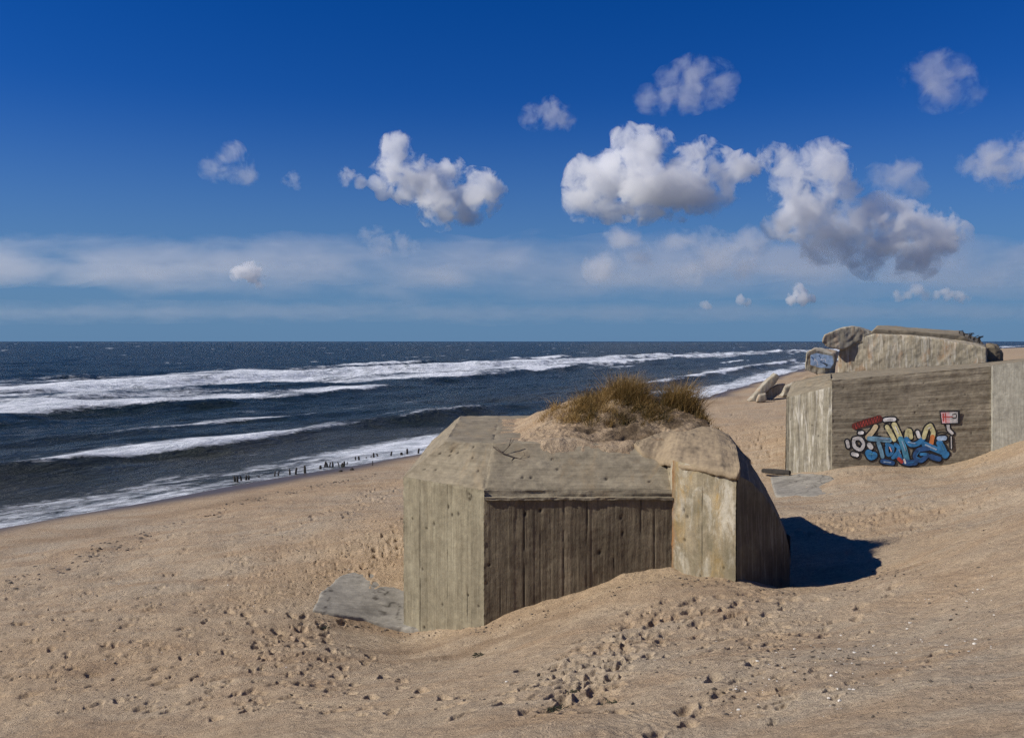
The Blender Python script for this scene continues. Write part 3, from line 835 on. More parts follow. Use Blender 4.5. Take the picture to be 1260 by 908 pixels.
# grass clumps: many bent blades each
def grass_clump(name, label, centres, count, lmin, lmax, spread, lean, tone, seed, group=None):
    r = np.random.default_rng(seed)
    Vs, Fs, Ts = [], [], []
    base = np.array(centres)
    k = r.integers(0, len(base), count)
    nt_ = max(8, count // 45)
    tk = r.integers(0, len(base), nt_)
    tx = base[tk, 0] + r.normal(0, 1, nt_) * base[tk, 2]; ty = base[tk, 1] + r.normal(0, 1, nt_) * base[tk, 3]
    tl = r.uniform(0.6, 1.2, nt_); tlx = r.normal(0, .16, nt_); tly = r.normal(0, .16, nt_); tt_ = r.normal(0, .17, nt_)
    ti = r.integers(0, nt_, count); k = tk[ti]
    bx = tx[ti] + r.normal(0, .07, count); by = ty[ti] + r.normal(0, .07, count)
    h, sc = mound_h(bx, by)
    ok = (by > 20.85) & (bx < 5.15)
    bx, by, h = bx[ok], by[ok], h[ok]; k = k[ok]; ti = ti[ok]; count = len(bx)
    L = r.uniform(lmin, lmax, count) * base[k, 4] * tl[ti]
    th = r.uniform(0, 2 * np.pi, count)
    tilt = np.abs(r.normal(0, spread, count)) + 0.05
    dx = np.cos(th) * np.sin(tilt) + lean[0] + tlx[ti]; dy = np.sin(th) * np.sin(tilt) + lean[1] + tly[ti]
    bend = r.uniform(0.1, 0.55, count)
    wd = r.uniform(0.004, 0.008, count)
    wa = r.uniform(0, np.pi, count)
    wx, wy = np.cos(wa) * wd, np.sin(wa) * wd
    tn = np.clip(r.normal(tone, 0.22, count) + tt_[ti], 0, 1)
    seg = 4
    for s in range(seg + 1):
        q = s / seg
        px = bx + dx * L * q + dx * bend * L * q * q; py = by + dy * L * q + dy * bend * L * q * q
        pz = h - 0.04 + L * q * (1 - bend * 0.45 * q * np.hypot(dx, dy) * 1.6)
        t_ = 1 - 0.85 * q
        Vs.append(np.stack([np.stack([px - wx * t_, py - wy * t_, pz], -1), np.stack([px + wx * t_, py + wy * t_, pz], -1)], 1))
        Ts.append(np.stack([np.clip(tn + 0.25 * (q - 0.4), 0, 1)] * 2, 1))
    V = np.stack(Vs, 1); T = np.stack(Ts, 1)      # (count, seg+1, 2, 3)
    idx = np.arange(count * (seg + 1) * 2).reshape(count, seg + 1, 2)
    f = np.stack([idx[:, :-1, 0], idx[:, :-1, 1], idx[:, 1:, 1], idx[:, 1:, 0]], -1).reshape(-1, 4)
    me = bpy.data.meshes.new(name)
    raw_mesh(me, V.reshape(-1, 3), f, None, {"tone": T.ravel()}, False)
    me.materials.append(M["grass"])
    o = link(name, me)
    tag(o, label, "grass clump", group)
    return o


def gp(px, py, d, sxx, syy, k):
    q = P(px, py, d); return (q[0], q[1], sxx, syy, k)


GG = "marram grass on the front bunker"
grass_clump("marram_grass", "tallest bushy marram grass clump at the crown of the roof mound", [gp(765, 490, 23.3, .24, .3, 1.0), gp(738, 495, 23.2, .25, .3, .8), gp(780, 492, 23.2, .18, .3, 1.0), gp(720, 500, 23.0, .2, .25, .6)], 5200, 0.22, 0.74, 0.8, (0.22, 0.0), 0.47, 1, GG)
grass_clump("marram_grass", "smaller upright marram grass clump at the right end of the mound", [gp(836, 494, 22.8, .15, .25, 1.05), gp(848, 497, 22.6, .12, .25, 1.0), gp(828, 497, 22.8, .1, .25, .9)], 2000, 0.3, 0.78, 0.7, (0.18, 0.0), 0.5, 2, GG)
grass_clump("marram_grass", "low yellowish marram grass spreading over the left shoulder of the mound", [gp(700, 505, 23.0, .35, .35, .75), gp(720, 503, 23.0, .3, .3, .9), gp(675, 513, 22.8, .2, .3, .6), gp(690, 520, 22.2, .2, .15, .6)], 1900, 0.15, 0.5, 0.9, (0.2, 0), 0.72, 3, GG)
grass_clump("marram_grass", "short dry grass hanging over the peat edge above the front slope", [gp(765, 520, 21.7, .45, .2, .8), gp(745, 510, 22.2, .3, .25, 1.0), gp(800, 515, 21.9, .3, .25, .8), gp(720, 516, 22.1, .2, .2, .9), gp(790, 505, 22.4, .25, .2, 1.0)], 2400, 0.15, 0.42, 0.9, (0.1, -0.15), 0.28, 4, GG)
grass_clump("marram_grass", "dark grass tuft trailing down the right shoulder of the mound", [gp(860, 508, 22.3, .1, .2, .8), gp(868, 516, 21.9, .08, .15, .6)], 420, 0.2, 0.45, 0.6, (0.15, -0.1), 0.28, 5, GG)


# ------------------------------------------------------------------ tube helper
def tube(bm, pts, radii, n=6):
    rings = []
    pts = [Vector(p) for p in pts]
    for i, p in enumerate(pts):
        d = (pts[min(i + 1, len(pts) - 1)] - pts[max(i - 1, 0)]).normalized()
        a = d.orthogonal().normalized(); b = d.cross(a)
        rings.append([bm.verts.new(p + (a * math.cos(2 * math.pi * k / n) + b * math.sin(2 * math.pi * k / n)) * radii[i]) for k in range(n)])
    for r0, r1 in zip(rings[:-1], rings[1:]):
        for k in range(n): bm.faces.new((r0[k], r0[(k + 1) % n], r1[(k + 1) % n], r1[k]))
    bm.faces.new(rings[0][::-1]); bm.faces.new(rings[-1])


# bare branch lying on the front slope
bm = bmesh.new()
def bp(px, py, lift=0.03):
    py = py + 6; lift = 0.02 + lift * 0.5
    return P(px, py, 19.6 + (590 - py) / 45 * 0.75) + np.array([0, -lift * 0.6, lift])
tube(bm, [bp(607, 546), bp(618, 553), bp(632, 558), bp(655, 565)], [.012, .014, .011, .005])
tube(bm, [bp(618, 553), bp(626, 547, .1), bp(629, 540, .25)], [.012, .010, .006])
tube(bm, [bp(626, 547, .1), bp(632, 541, .2)], [.009, .004])
tube(bm, [bp(632, 558), bp(628, 566), bp(626, 572)], [.01, .012, .016])
tube(bm, [bp(618, 553), bp(612, 548, .08), bp(606, 547, .12)], [.009, .007, .004])
tube(bm, [bp(640, 560), bp(646, 556, .06), bp(644, 553, .1)], [.008, .006, .003])
br = tag(link("dry_branch", mesh_from_bm("dry_branch", bm, [M["twig"]])), "bare forked twig lying on the front bunker's sloping roof edge", "branch")

# ------------------------------------------------------------------ concrete aprons in the sand
def slab(name, pix, label, lift=0.05, thick=0.25, mat="apron"):
    pts = [ground_at(*p) for p in pix]
    c = np.mean(pts, 0)
    # best plane
    Q = np.array(pts) - c; co, *_ = np.linalg.lstsq(np.c_[Q[:, :2], np.ones(len(Q))], Q[:, 2], rcond=None)
    bm = bmesh.new()
    tops = []
    for p in pts:
        z = c[2] + co[0] * (p[0] - c[0]) + co[1] * (p[1] - c[1]) + co[2] + lift
        tops.append(bm.verts.new((p[0], p[1], z)))
    f = bm.faces.new(tops)
    r = bmesh.ops.extrude_face_region(bm, geom=[f])
    bmesh.ops.translate(bm, verts=[v for v in r["geom"] if isinstance(v, bmesh.types.BMVert)], vec=(0, 0, -thick))
    bmesh.ops.recalc_face_normals(bm, faces=bm.faces)
    me = mesh_from_bm(name, bm, ())
    V, Nn, f = remeshed(me, 0.05)
    V = V + Nn * (fbm3(V, 1.5, 4, 5) * 0.02)[:, None]
    V[:, 2] += terrain(V[:, 0], V[:, 1]) - (c[2] + co[0] * (V[:, 0] - c[0]) + co[1] * (V[:, 1] - c[1]) + co[2])
    me = bpy.data.meshes.new(name)
    raw_mesh(me, V, f, np.stack([V[:, 0] * .8 + V[:, 1] * .2, V[:, 1] * .8 - V[:, 0] * .3], -1), {"dirt": 0.75 * np.exp(-(fbm3(V * [1, 1, 0], 0.75, 4, 23) / 0.025) ** 2) + 0.3 * np.clip(fbm3(V, 2.0, 4, 27), 0, 1)}, True)
    me.materials.append(M[mat])
    return tag(link(name, me), label, "concrete slab")


slab("concrete_slab", [(384, 750), (396, 728), (420, 708), (470, 694), (502, 688), (540, 730), (530, 774), (492, 772), (450, 762), (410, 756)], "grey concrete slab flush with the sand beside the front bunker's left wall", 0.03)
slab("concrete_slab", [(948, 588), (985, 584), (1020, 586), (1036, 596), (1030, 609), (1000, 612), (955, 612)], "grey concrete slab in the sand below the graffiti bunker's corner", 0.06)
bm = bmesh.new()
g0 = ground_at(938, 585); g1 = ground_at(972, 587)
tube(bm, [g0 + (0, 0, .22), (g0 + g1) / 2 + (0, 0, .2), g1 + (0, 0, .2)], [.10, .14, .11], 5)  # low dark bar laid across the sand
tag(link("dark_bar", mesh_from_bm("dark_bar", bm, [M["wood"]])), "low dark bar on the sand at the graffiti bunker's left foot", "beam")

# ------------------------------------------------------------------ rear bunker with graffiti
rb = tag(empty("bunker", (15, 42, 2.0)), "long concrete bunker with blue graffiti standing behind on the right", "bunker")
K0b, K1b, K2b, K3b = P(966, 600, 40.2), P(1022, 600, 39.0), P(1217, 600, 38.0), P(1330, 600, 36.3)
def at(b, py): return P(630 + b[0] / b[1] * F, py, b[1])
w = Acc()
w.panel(at(K0b, 612), at(K1b, 612), at(K1b, 476), at(K0b, 489), 0.04, wall_disp([(0.1, .02, .02), (2.0, .03, .03)], 41, 6, 0.16, 0.012, tone=0.25))
w.build("corner_wall", [M["rear_flake"]], rb)
w = Acc()
w.panel(at(K1b, 612), at(K2b, 620), at(K2b, 451), at(K1b, 468), 0.04, wall_disp([], 43, 12, 0.17, 0.010, 0.012, vertical=False, tone=0.3))
w.build("graffiti_wall", [M["rear_wall"]], rb)
w = Acc()
q0, q1 = K2b + (0.0, -0.12, 0), K3b
w.panel(at(q0, 625), at(q1, 625), at(q1, 437), at(q0, 449), 0.06, wall_disp([], 45, 8, 0.3))
w.panel(at(K2b, 620), at(q0, 620), at(q0, 449), at(K2b, 451), 0.06)
w.build("wing_wall", [M["rear_pillar"]], rb)
w = Acc()
ra, rb_, rc = at(K0b, 489), at(K1b, 476), at(K1b, 468)
re = at(K2b, 451); rf = at(q1, 437)
i0 = P(988, 468, 41.6); i1 = P(1022, 463, 41.0)
w.panel(ra, rb_, i1, i0, 0.06, roof_disp(51))
w.add(np.array([rb_, rc, i1]), np.array([[0, 1, 2, 2]])[:, :4] if False else np.array([[0, 1, 2, 0]]), np.zeros((3, 2)), np.zeros(3)) if False else None
bk0 = P(975, 470, 47.5); bk1 = P(1022, 459, 47.0); bk2 = P(1217, 446, 47.0); bk3 = P(1330, 434, 46)
w.panel(rc, re, bk2, bk1, 0.08, roof_disp(52))
w.panel(rb_, rc, bk1, i1, 0.08, roof_disp(53))
w.panel(re, rf, bk3, bk2, 0.1, roof_disp(54))
w.panel(i0, i1, bk1, bk0, 0.1, roof_disp(55))
w.panel(bk0, ra, i0 + (0, 0, 0), bk0 + (0.02, 0, 0), 0.2)
w.build("roof", [M["slope"]], rb)
w = Acc()
w.panel((bk0[0], bk0[1], 0.5), (K0b[0], K0b[1], 0.5), ra, bk0, 0.12, wall_disp([], 47, 5))
w.panel((bk3[0], bk3[1], 0.5), (bk0[0], bk0[1], 0.5), bk0, bk3, 0.5)
w.build("rear_wall", [M["rear_wall"]], rb)

# graffiti: flat paint strokes on the wall, each a ribbon a fraction of a millimetre above the last
gA, gB, gC = at(K1b, 612), at(K2b, 620), at(K1b, 468)
gn = np.cross(gB - gA, gC - gA); gn /= np.linalg.norm(gn)
if gn[1] > 0: gn = -gn
paint_mats, paint_ix = [], {}
PAINT = {"black": (0.012, 0.012, 0.014), "blue": (0.03, 0.17, 0.36), "deep": (0.02, 0.075, 0.2), "teal": (0.07, 0.25, 0.36), "steel": (0.14, 0.27, 0.36), "cream": (0.55, 0.5, 0.26),
         "sand": (0.5, 0.4, 0.24), "grey": (0.5, 0.48, 0.45), "white": (0.7, 0.68, 0.64), "red": (0.42, 0.05, 0.035), "maroon": (0.12, 0.022, 0.014), "orange": (0.5, 0.17, 0.05), "pink": (0.62, 0.38, 0.38), "pale": (0.3, 0.4, 0.52)}
for k_, c_ in PAINT.items():
    paint_ix[k_] = len(paint_mats); paint_mats.append(plain("spray_" + k_, c_, 0.7, 0.4, 5))


class Paint:
    def __init__(s, origin, n, conv): s.o, s.nn, s.conv, s.bm, s.lvl = origin, n, conv, bmesh.new(), 0.016

    def proj(s, p):
        px, py = s.conv(*p); r = ray(px, py); c = np.array([0, 0, CAM_Z])
        k = np.dot(s.o - c, s.nn) / np.dot(r, s.nn)
        return c + r * k + s.nn * s.lvl

    def stroke(s, pts, wd, col, grow=0.0):
        pts = np.array(pts, float)
        if len(pts) == 1: pts = np.array([pts[0] - (0.5, 0), pts[0] + (0.5, 0)])
        if len(pts) > 2:
            q = resample(np.c_[pts, np.zeros(len(pts))], 6 * (len(pts) - 1) + 1)[:, :2]
        else: q = pts
        h = wd / 2 + grow
        out = []
        tang = np.gradient(q, axis=0); tang /= np.linalg.norm(tang, axis=1)[:, None] + 1e-9
        nor = np.c_[-tang[:, 1], tang[:, 0]]
        cap0 = [q[0] + h * (nor[0] * math.cos(a) - tang[0] * math.sin(a)) for a in np.linspace(0, math.pi, 8)]
        cap1 = [q[-1] + h * (-nor[-1] * math.cos(a) + tang[-1] * math.sin(a)) for a in np.linspace(0, math.pi, 8)]
        mi = paint_ix[col]
        def face(L):
            try:
                f = s.bm.faces.new([s.bm.verts.new(tuple(s.proj(p))) for p in L]); f.material_index = mi
            except ValueError: pass
        face(cap0); face(cap1)
        for i in range(len(q) - 1):
            face([q[i] + nor[i] * h, q[i] - nor[i] * h, q[i + 1] - nor[i + 1] * h, q[i + 1] + nor[i + 1] * h])
        s.lvl += 0.0004

    def poly(s, pts, col):
        f = s.bm.faces.new([s.bm.verts.new(tuple(s.proj(p))) for p in pts]); f.material_index = paint_ix[col]; s.lvl += 0.0004


STROKES = [
    ([(330, 335), (375, 285), (400, 245)], 42, "sand"), ([(345, 345), (430, 352), (520, 360)], 42, "steel"), ([(498, 245), (530, 300), (560, 355)], 36, "cream"),
    ([(425, 385), (445, 445), (460, 500)], 34, "steel"), ([(495, 395), (545, 415), (540, 470), (505, 485), (495, 420)], 28, "blue"), ([(572, 400), (600, 430), (575, 500)], 34, "blue"),
    ([(560, 228), (590, 290), (615, 350)], 46, "cream"), ([(615, 350), (645, 430), (670, 530)], 48, "teal"), ([(665, 335), (672, 285), (695, 280), (705, 335)], 34, "cream"),
    ([(665, 350), (700, 395), (760, 390), (810, 345)], 42, "blue"), ([(760, 290), (775, 330)], 30, "white"), ([(815, 335), (840, 260), (870, 235)], 38, "cream"),
    ([(870, 235), (895, 290), (890, 330)], 40, "cream"), ([(890, 330), (880, 385)], 38, "orange"), ([(820, 395), (900, 430), (960, 455), (1010, 480)], 50, "blue"),
    ([(950, 385), (975, 430), (1000, 490)], 56, "blue"), ([(945, 345), (995, 342)], 40, "pale"), ([(850, 430), (770, 445), (740, 500), (790, 535), (845, 490)], 40, "deep"),
    ([(790, 480), (830, 480)], 26, "blue"), ([(550, 510), (590, 470), (620, 520)], 32, "blue"), ([(640, 540), (680, 555), (740, 550)], 50, "deep"), ([(460, 540), (500, 548), (545, 556)], 40, "deep"),
    ([(600, 520), (625, 545)], 30, "red"), ([(645, 525), (655, 555)], 16, "white"), ([(340, 470), (360, 500), (385, 490)], 62, "blue"), ([(880, 500), (920, 515), (945, 520)], 44, "deep"),
    ([(215, 350), (265, 345), (295, 395), (270, 440), (220, 415), (212, 365)], 30, "grey"), ([(262, 298), (285, 295)], 28, "white"), ([(155, 370), (165, 415)], 28, "grey"),
    ([(205, 478), (240, 488)], 32, "white"), ([(345, 400), (360, 420)], 40, "grey"), ([(480, 186), (520, 180), (560, 180)], 32, "white"),
    ([(1022, 225), (1030, 270), (1058, 300)], 26, "grey"), ([(1050, 330), (1052, 430)], 9, "grey"),
]
gp_ = Paint(gA, gn, lambda zx, zy: (1020 + zx / 7.0, 490 + zy / 7.0))
for pts, wd, col in STROKES: gp_.stroke(pts, wd, "black", 13)
gp_.stroke([(940, 300), (975, 292), (1015, 298)], 12, "black")
zig = [(218 + i * 12, 246 - i * 4.2 + (20 if i % 2 else -22)) for i in range(19)]
gp_.stroke([(225, 240), (330, 205), (430, 175)], 60, "maroon"); gp_.stroke(zig, 8, "black"); gp_.stroke([(x + 4, y) for x, y in zig], 5, "red")
for pts, wd, col in STROKES: gp_.stroke(pts, wd, col)
HL = [([(628, 370), (655, 450)], 8, "pale"), ([(680, 375), (740, 388)], 8, "pale"), ([(830, 400), (920, 440)], 14, "pale"), ([(965, 400), (985, 440)], 9, "teal"), ([(780, 455), (750, 500), (790, 520)], 8, "blue"),
      ([(430, 345), (510, 352)], 8, "pale"), ([(340, 475), (375, 480)], 10, "teal"), ([(520, 420), (535, 455)], 10, "pink"), ([(470, 545), (530, 552)], 8, "pale"), ([(570, 240), (595, 300)], 8, "white"),
      ([(680, 555), (725, 550)], 8, "blue"), ([(850, 260), (870, 250)], 8, "white"), ([(500, 183), (545, 182)], 9, "grey"), ([(230, 380), (245, 405)], 16, "black"), ([(262, 370), (275, 390)], 14, "black"), ([(600, 440), (612, 470)], 6, "pale")]
for a in HL: gp_.stroke(*a)
gp_.poly([(948, 108), (1125, 104), (1126, 222), (962, 226)], "black"); gp_.poly([(960, 120), (1106, 116), (1106, 210), (972, 214)], "pink"); gp_.poly([(1035, 119), (1106, 116), (1106, 210), (1040, 212)], "grey")
for a in [([(980, 135), (985, 195)], 12, "red"), ([(1000, 130), (1004, 205)], 9, "red"), ([(975, 160), (1060, 158)], 9, "red"), ([(1060, 140), (1090, 135), (1092, 165), (1062, 170)], 8, "black"), ([(1040, 190), (1095, 188)], 7, "white")]: gp_.stroke(*a)
link("graffiti", mesh_from_bm("graffiti", gp_.bm, paint_mats), rb)

# ------------------------------------------------------------------ ruin behind the rear bunker
ruin = tag(empty("ruined_bunker", (20, 50, 3.0)), "broken tilted concrete ruin rising behind the graffiti bunker", "ruin")
def hull(front, d0, back, d1):
    return [P(x, y, d0) for x, y in front] + [P(x, y, d1) for x, y in back]
def tilt_hull(front, d0, d1, back, db):
    x0 = min(p[0] for p in front); x1 = max(p[0] for p in front)
    return [P(x, y, d0 + (d1 - d0) * (x - x0) / (x1 - x0)) for x, y in front] + [P(x, y, db) for x, y in back]
rock("broken_wall", tilt_hull([(1031, 478), (1031, 434), (1045, 416), (1075, 411), (1120, 413), (1160, 418), (1214, 428), (1215, 478)], 50.0, 47.6, [(1040, 470), (1085, 410), (1180, 413), (1212, 424), (1212, 470)], 53), [M["ruin_wall"]], ruin, 0.07, 0.045, 1.6, 3)
rock("roof_slab", hull([(1056, 422), (1076, 404), (1130, 408), (1180, 412), (1214, 428), (1215, 436), (1150, 428)], 49.6, [(1080, 401), (1125, 403), (1181, 407), (1206, 418)], 55), [M["slope"]], ruin, 0.07, 0.04, 0.9, 5)
rock("roof_edge", hull([(1011, 421), (1014, 412), (1030, 405), (1050, 401), (1062, 405), (1075, 412), (1058, 418), (1036, 431), (1016, 427)], 49.6, [(1016, 412), (1040, 402), (1058, 402), (1080, 410), (1040, 425)], 52), [M["ruin"]], ruin, 0.06, 0.06, 1.2, 7)
blk = rock("tumbled_block", hull([(990, 456), (993, 433), (1001, 430), (1028, 436), (1024, 461), (1014, 463)], 47.0, [(992, 440), (1003, 428), (1031, 432), (1027, 460)], 48.4), [M["ruin"]], ruin, 0.05, 0.05, 1.4, 9)
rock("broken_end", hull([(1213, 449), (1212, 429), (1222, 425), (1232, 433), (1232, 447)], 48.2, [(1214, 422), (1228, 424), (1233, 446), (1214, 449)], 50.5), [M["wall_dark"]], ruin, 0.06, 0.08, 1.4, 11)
bm = bmesh.new()
rr = random.Random(3)
for k in range(9):
    p = P(1181 + k * 3, 411 + k * 1.2, 50.5)
    tube(bm, [p - (0, 0, .25), p + (rr.uniform(-.1, .2), 0, rr.uniform(.05, .25)), p + (rr.uniform(0, .5), 0, rr.uniform(.05, .3))], [.05, .035, .02], 5)
link("rebar", mesh_from_bm("rebar", bm, [M["wood"]]), ruin)
bA = P(990, 456, 46.85); bN = np.array([0.02, -1.0, 0.12]); bN /= np.linalg.norm(bN)
pt = Paint(P(1008, 446, 46.78), bN, lambda x, y: (x, y))
rr = random.Random(8)
pt.poly([(997, 437), (1004, 434.5), (1024, 438), (1026, 446), (1022, 453), (1008, 452.5), (997, 449)], "pale")
for k in range(11):
    x, y = rr.uniform(999, 1021), rr.uniform(438, 450)
    pt.stroke([(x, y), (x + rr.uniform(-3, 3), y + rr.uniform(-3, 2)), (x + rr.uniform(-1, 4), y + rr.uniform(0, 3))], 0.8, rr.choice(["black", "white", "white", "deep"]))
gsm = link("graffiti_scrawl", mesh_from_bm("graffiti_scrawl", pt.bm, paint_mats), ruin)
# sand heaped under the ruin block
hp = rock("sand_heap", hull([(975, 478), (990, 464), (1030, 458), (1090, 458), (1090, 490), (975, 492)], 46.3, [(985, 470), (1085, 462), (1090, 490)], 52), [M["mound"]], None, 0.12, 0.12, 0.7, 15)
tag(hp, "low heap of sand under the tumbled graffiti block of the ruin", "sand heap", kind="thing")

# fallen slabs at the beach
def px_rock(name, front, d0, dz, label, seed, amp=0.08):
    bx, by = max(front, key=lambda p: p[1])
    d0 = ground_at(bx, by - 1)[1]; dz *= d0 / 80
    o = rock(name, [P(x, y, d0) for x, y in front] + [P(x, y, d0) + np.array([0.3, dz, 0]) for x, y in front], [M["ruin"]], None, 0.13, amp, 0.6, seed)
    return tag(o, label, "concrete chunk", "broken chunks on the beach")
px_rock("concrete_chunk", [(921, 494), (935, 478), (944, 468), (955, 459), (960, 463), (955, 473), (940, 482), (928, 495)], 88, 1.6, "long slab tilted up against the rubble on the beach", 31)
px_rock("concrete_chunk", [(938, 492), (946, 479), (957, 473), (967, 472), (962, 484), (948, 493)], 86, 1.6, "pale angular chunk leaning in front of the tilted slab", 33)
px_rock("concrete_chunk", [(930, 495), (934, 486), (943, 484), (944, 493), (938, 496)], 85, 1.0, "small pale chunk at the foot of the tilted slab", 35)
px_rock("concrete_chunk", [(962, 488), (966, 476), (978, 471), (992, 468), (996, 480), (985, 489)], 70, 1.5, "broad pale chunk against the graffiti bunker's left end", 37)

# ------------------------------------------------------------------ stakes along the waterline
ZS5 = 5.207
posts = [(60, 280, 45, 15), (75, 282, 45, 14), (100, 275, 40, 13), (130, 270, 38, 14), (148, 268, 38, 12), (207, 253, 16, 14), (312, 245, 40, 11), (335, 240, 35, 11), (411, 232, 40, 13), (446, 228, 45, 13), (507, 220, 52, 15),
         (605, 198, 28, 16), (632, 190, 48, 12), (650, 188, 35, 13), (665, 188, 38, 11), (685, 186, 40, 12), (727, 182, 38, 7), (742, 182, 30, 12), (755, 180, 38, 14), (776, 172, 25, 6), (831, 146, 32, 10), (853, 145, 36, 13),
         (899, 135, 20, 8), (929, 130, 25, 6), (947, 128, 40, 12), (976, 122, 28, 11), (941, 170, 32, 6), (1056, 115, 35, 12), (1124, 108, 22, 20), (1162, 102, 40, 13), (1231, 95, 35, 12)]
ordn = "first second third fourth fifth sixth seventh eighth ninth tenth eleventh twelfth thirteenth fourteenth fifteenth sixteenth seventeenth eighteenth nineteenth twentieth twenty-first twenty-second twenty-third twenty-fourth twenty-fifth twenty-sixth twenty-seventh twenty-eighth twenty-ninth thirtieth thirty-first".split()
order = sorted(range(len(posts)), key=lambda i: posts[i][0])
rr = random.Random(12)
for rank, i in enumerate(order):
    zx, zy, h, wd = posts[i]
    g = ground_at(278 + zx / ZS5, 540 + zy / ZS5)
    m = g[1] / F
    hh = h / ZS5 * m; rr_ = wd / ZS5 * m / 2
    bm = bmesh.new()
    lean = (rr.gauss(0, .04), rr.gauss(0, .04))
    pts = [g + (0, 0, -.3), g + (lean[0] * .4, 0, hh * .45), g + (lean[0], lean[1], hh * .85), g + (lean[0] * 1.2, lean[1], hh)]
    tube(bm, pts, [rr_ * 1.05, rr_ * rr.uniform(.85, 1.1), rr_ * rr.uniform(.75, 1.0), rr_ * rr.uniform(.3, .7)], 7)
    kind = "stubby" if h < 24 else ("thin" if wd < 9 else ("thick" if wd > 13 else "upright"))
    tag(link("groyne_post", mesh_from_bm("groyne_post", bm, [M["wood"]])), "%s dark wooden post at the water's edge, %s from the left in the row" % (kind, ordn[rank]), "post", "old groyne posts along the waterline")
for (zx, zy, h, wd, lab) in [(735, 210, 18, 36, "larger dark lump on the sand just below the dense post cluster"), (805, 200, 14, 26, "smaller dark lump on the sand to the right of the larger lump")]:
    g = ground_at(278 + zx / ZS5, 540 + zy / ZS5); m = g[1] / F; a, b = wd / ZS5 * m / 2, h / ZS5 * m
    o = rock("boulder", [g + np.array([math.cos(t) * a * r, math.sin(t) * a * r * .7, z * b]) for z, r in ((-.3, 1), (.4, .95), (.8, .6)) for t in np.linspace(0, 5.6, 8)], [M["wood"]], None, .04, .05, 3, 3)
    tag(o, lab, "boulder")
# thin stake close to the front bunker
g = ground_at(497, 612)
bm = bmesh.new(); tube(bm, [g + (0, 0, -.2), g + (.02, 0, .3), g + (.0, 0, .36)], [.03, .03, .02], 6)
tag(link("stake", mesh_from_bm("stake", bm, [M["wood"]])), "single thin stake in the sand behind the front bunker's left corner", "stake")

# ------------------------------------------------------------------ beach litter
GZi = GZ
def surf_z(x, y):
    r = math.hypot(x, y); a = math.atan2(x, y)
    i = int(np.clip(np.searchsorted(ANG[:1500], a), 0, 1499)); j = int(np.clip(np.searchsorted(rad, r), 0, len(rad) - 1))
    return float(GZi[j, i])


def scatter(name, quads, mat, smin, smax, flat, label, seed):
    r = random.Random(seed)
    Vs, Fs, n = [], [], 0
    bm = bmesh.new(); bmesh.ops.create_icosphere(bm, subdivisions=1, radius=1)
    bv = np.array([v.co[:] for v in bm.verts]); bf = np.array([[v.index for v in f.verts] for f in bm.faces]); bm.free()
    for quad, cnt in quads:
        q = np.array(quad, float)
        for _ in range(cnt):
            a, b = r.random(), r.random()
            p = q[0] * (1 - a) * (1 - b) + q[1] * a * (1 - b) + q[2] * a * b + q[3] * (1 - a) * b
            g = ground_at(p[0], p[1])
            s = smin * (smax / smin) ** (r.random() ** 2.2)
            V = bv * np.array([r.uniform(.6, 1.3), r.uniform(.6, 1.3), flat * r.uniform(.7, 1.3)]) * s
            V = V * (1 + 0.25 * np.array([r.uniform(-1, 1) for _ in range(len(V))]))[:, None]
            a = r.uniform(0, 6.28); V = np.c_[V[:, 0] * math.cos(a) - V[:, 1] * math.sin(a), V[:, 0] * math.sin(a) + V[:, 1] * math.cos(a), V[:, 2]]
            V += np.array([g[0], g[1], surf_z(g[0], g[1]) + s * flat * 0.35])
            Vs.append(V); Fs.append(bf + n); n += len(V)
    me = bpy.data.meshes.new(name)
    raw_mesh(me, np.concatenate(Vs), np.concatenate(Fs), None, None, False)
    me.materials.append(mat)
    return tag(link(name, me), label, None, None, "stuff")


scatter("shell_fragments", [([(1000, 800), (1225, 690), (1228, 800), (1010, 878)], 130), ([(850, 850), (1000, 780), (1100, 800), (900, 878)], 60), ([(560, 780), (1000, 740), (1000, 800), (560, 878)], 40), ([(0, 700), (500, 660), (500, 860), (0, 870)], 60)],
        M["shell"], 0.006, 0.028, 0.45, "white shell fragments strewn on the near sand slope", 3)
scatter("pebbles", [([(860, 850), (1000, 775), (1110, 790), (900, 878)], 260), ([(980, 725), (1100, 690), (1130, 700), (1020, 740)], 160), ([(279, 690), (500, 655), (500, 690), (279, 760)], 260), ([(0, 640), (500, 610), (500, 870), (0, 870)], 320), ([(1100, 690), (1228, 650), (1228, 878), (1000, 878)], 220), ([(560, 780), (900, 740), (900, 860), (560, 878)], 120), ([(985, 615), (1228, 590), (1228, 650), (985, 660)], 160)],
        M["pebble"], 0.007, 0.030, 0.55, "small dark pebbles and weed scraps strewn over the sand", 5)
scatter("grit", [([(500, 772), (592, 768), (600, 778), (500, 786)], 90), ([(595, 768), (825, 706), (830, 714), (600, 782)], 130), ([(830, 712), (975, 720), (985, 732), (840, 726)], 170), ([(384, 752), (500, 776), (500, 786), (390, 764)], 70), ([(966, 588), (1215, 562), (1215, 572), (970, 598)], 120)], M["pebble"], 0.008, 0.035, 0.6, "dark grit and weed scraps gathered at the feet of the walls", 13)
scatter("tide_wrack", [([(278, 618), (420, 590), (500, 578), (278, 628)], 420), ([(0, 715), (278, 620), (278, 634), (0, 735)], 300)], M["pebble"], 0.02, 0.09, 0.4, "dark wrack scattered along the tide line", 9)


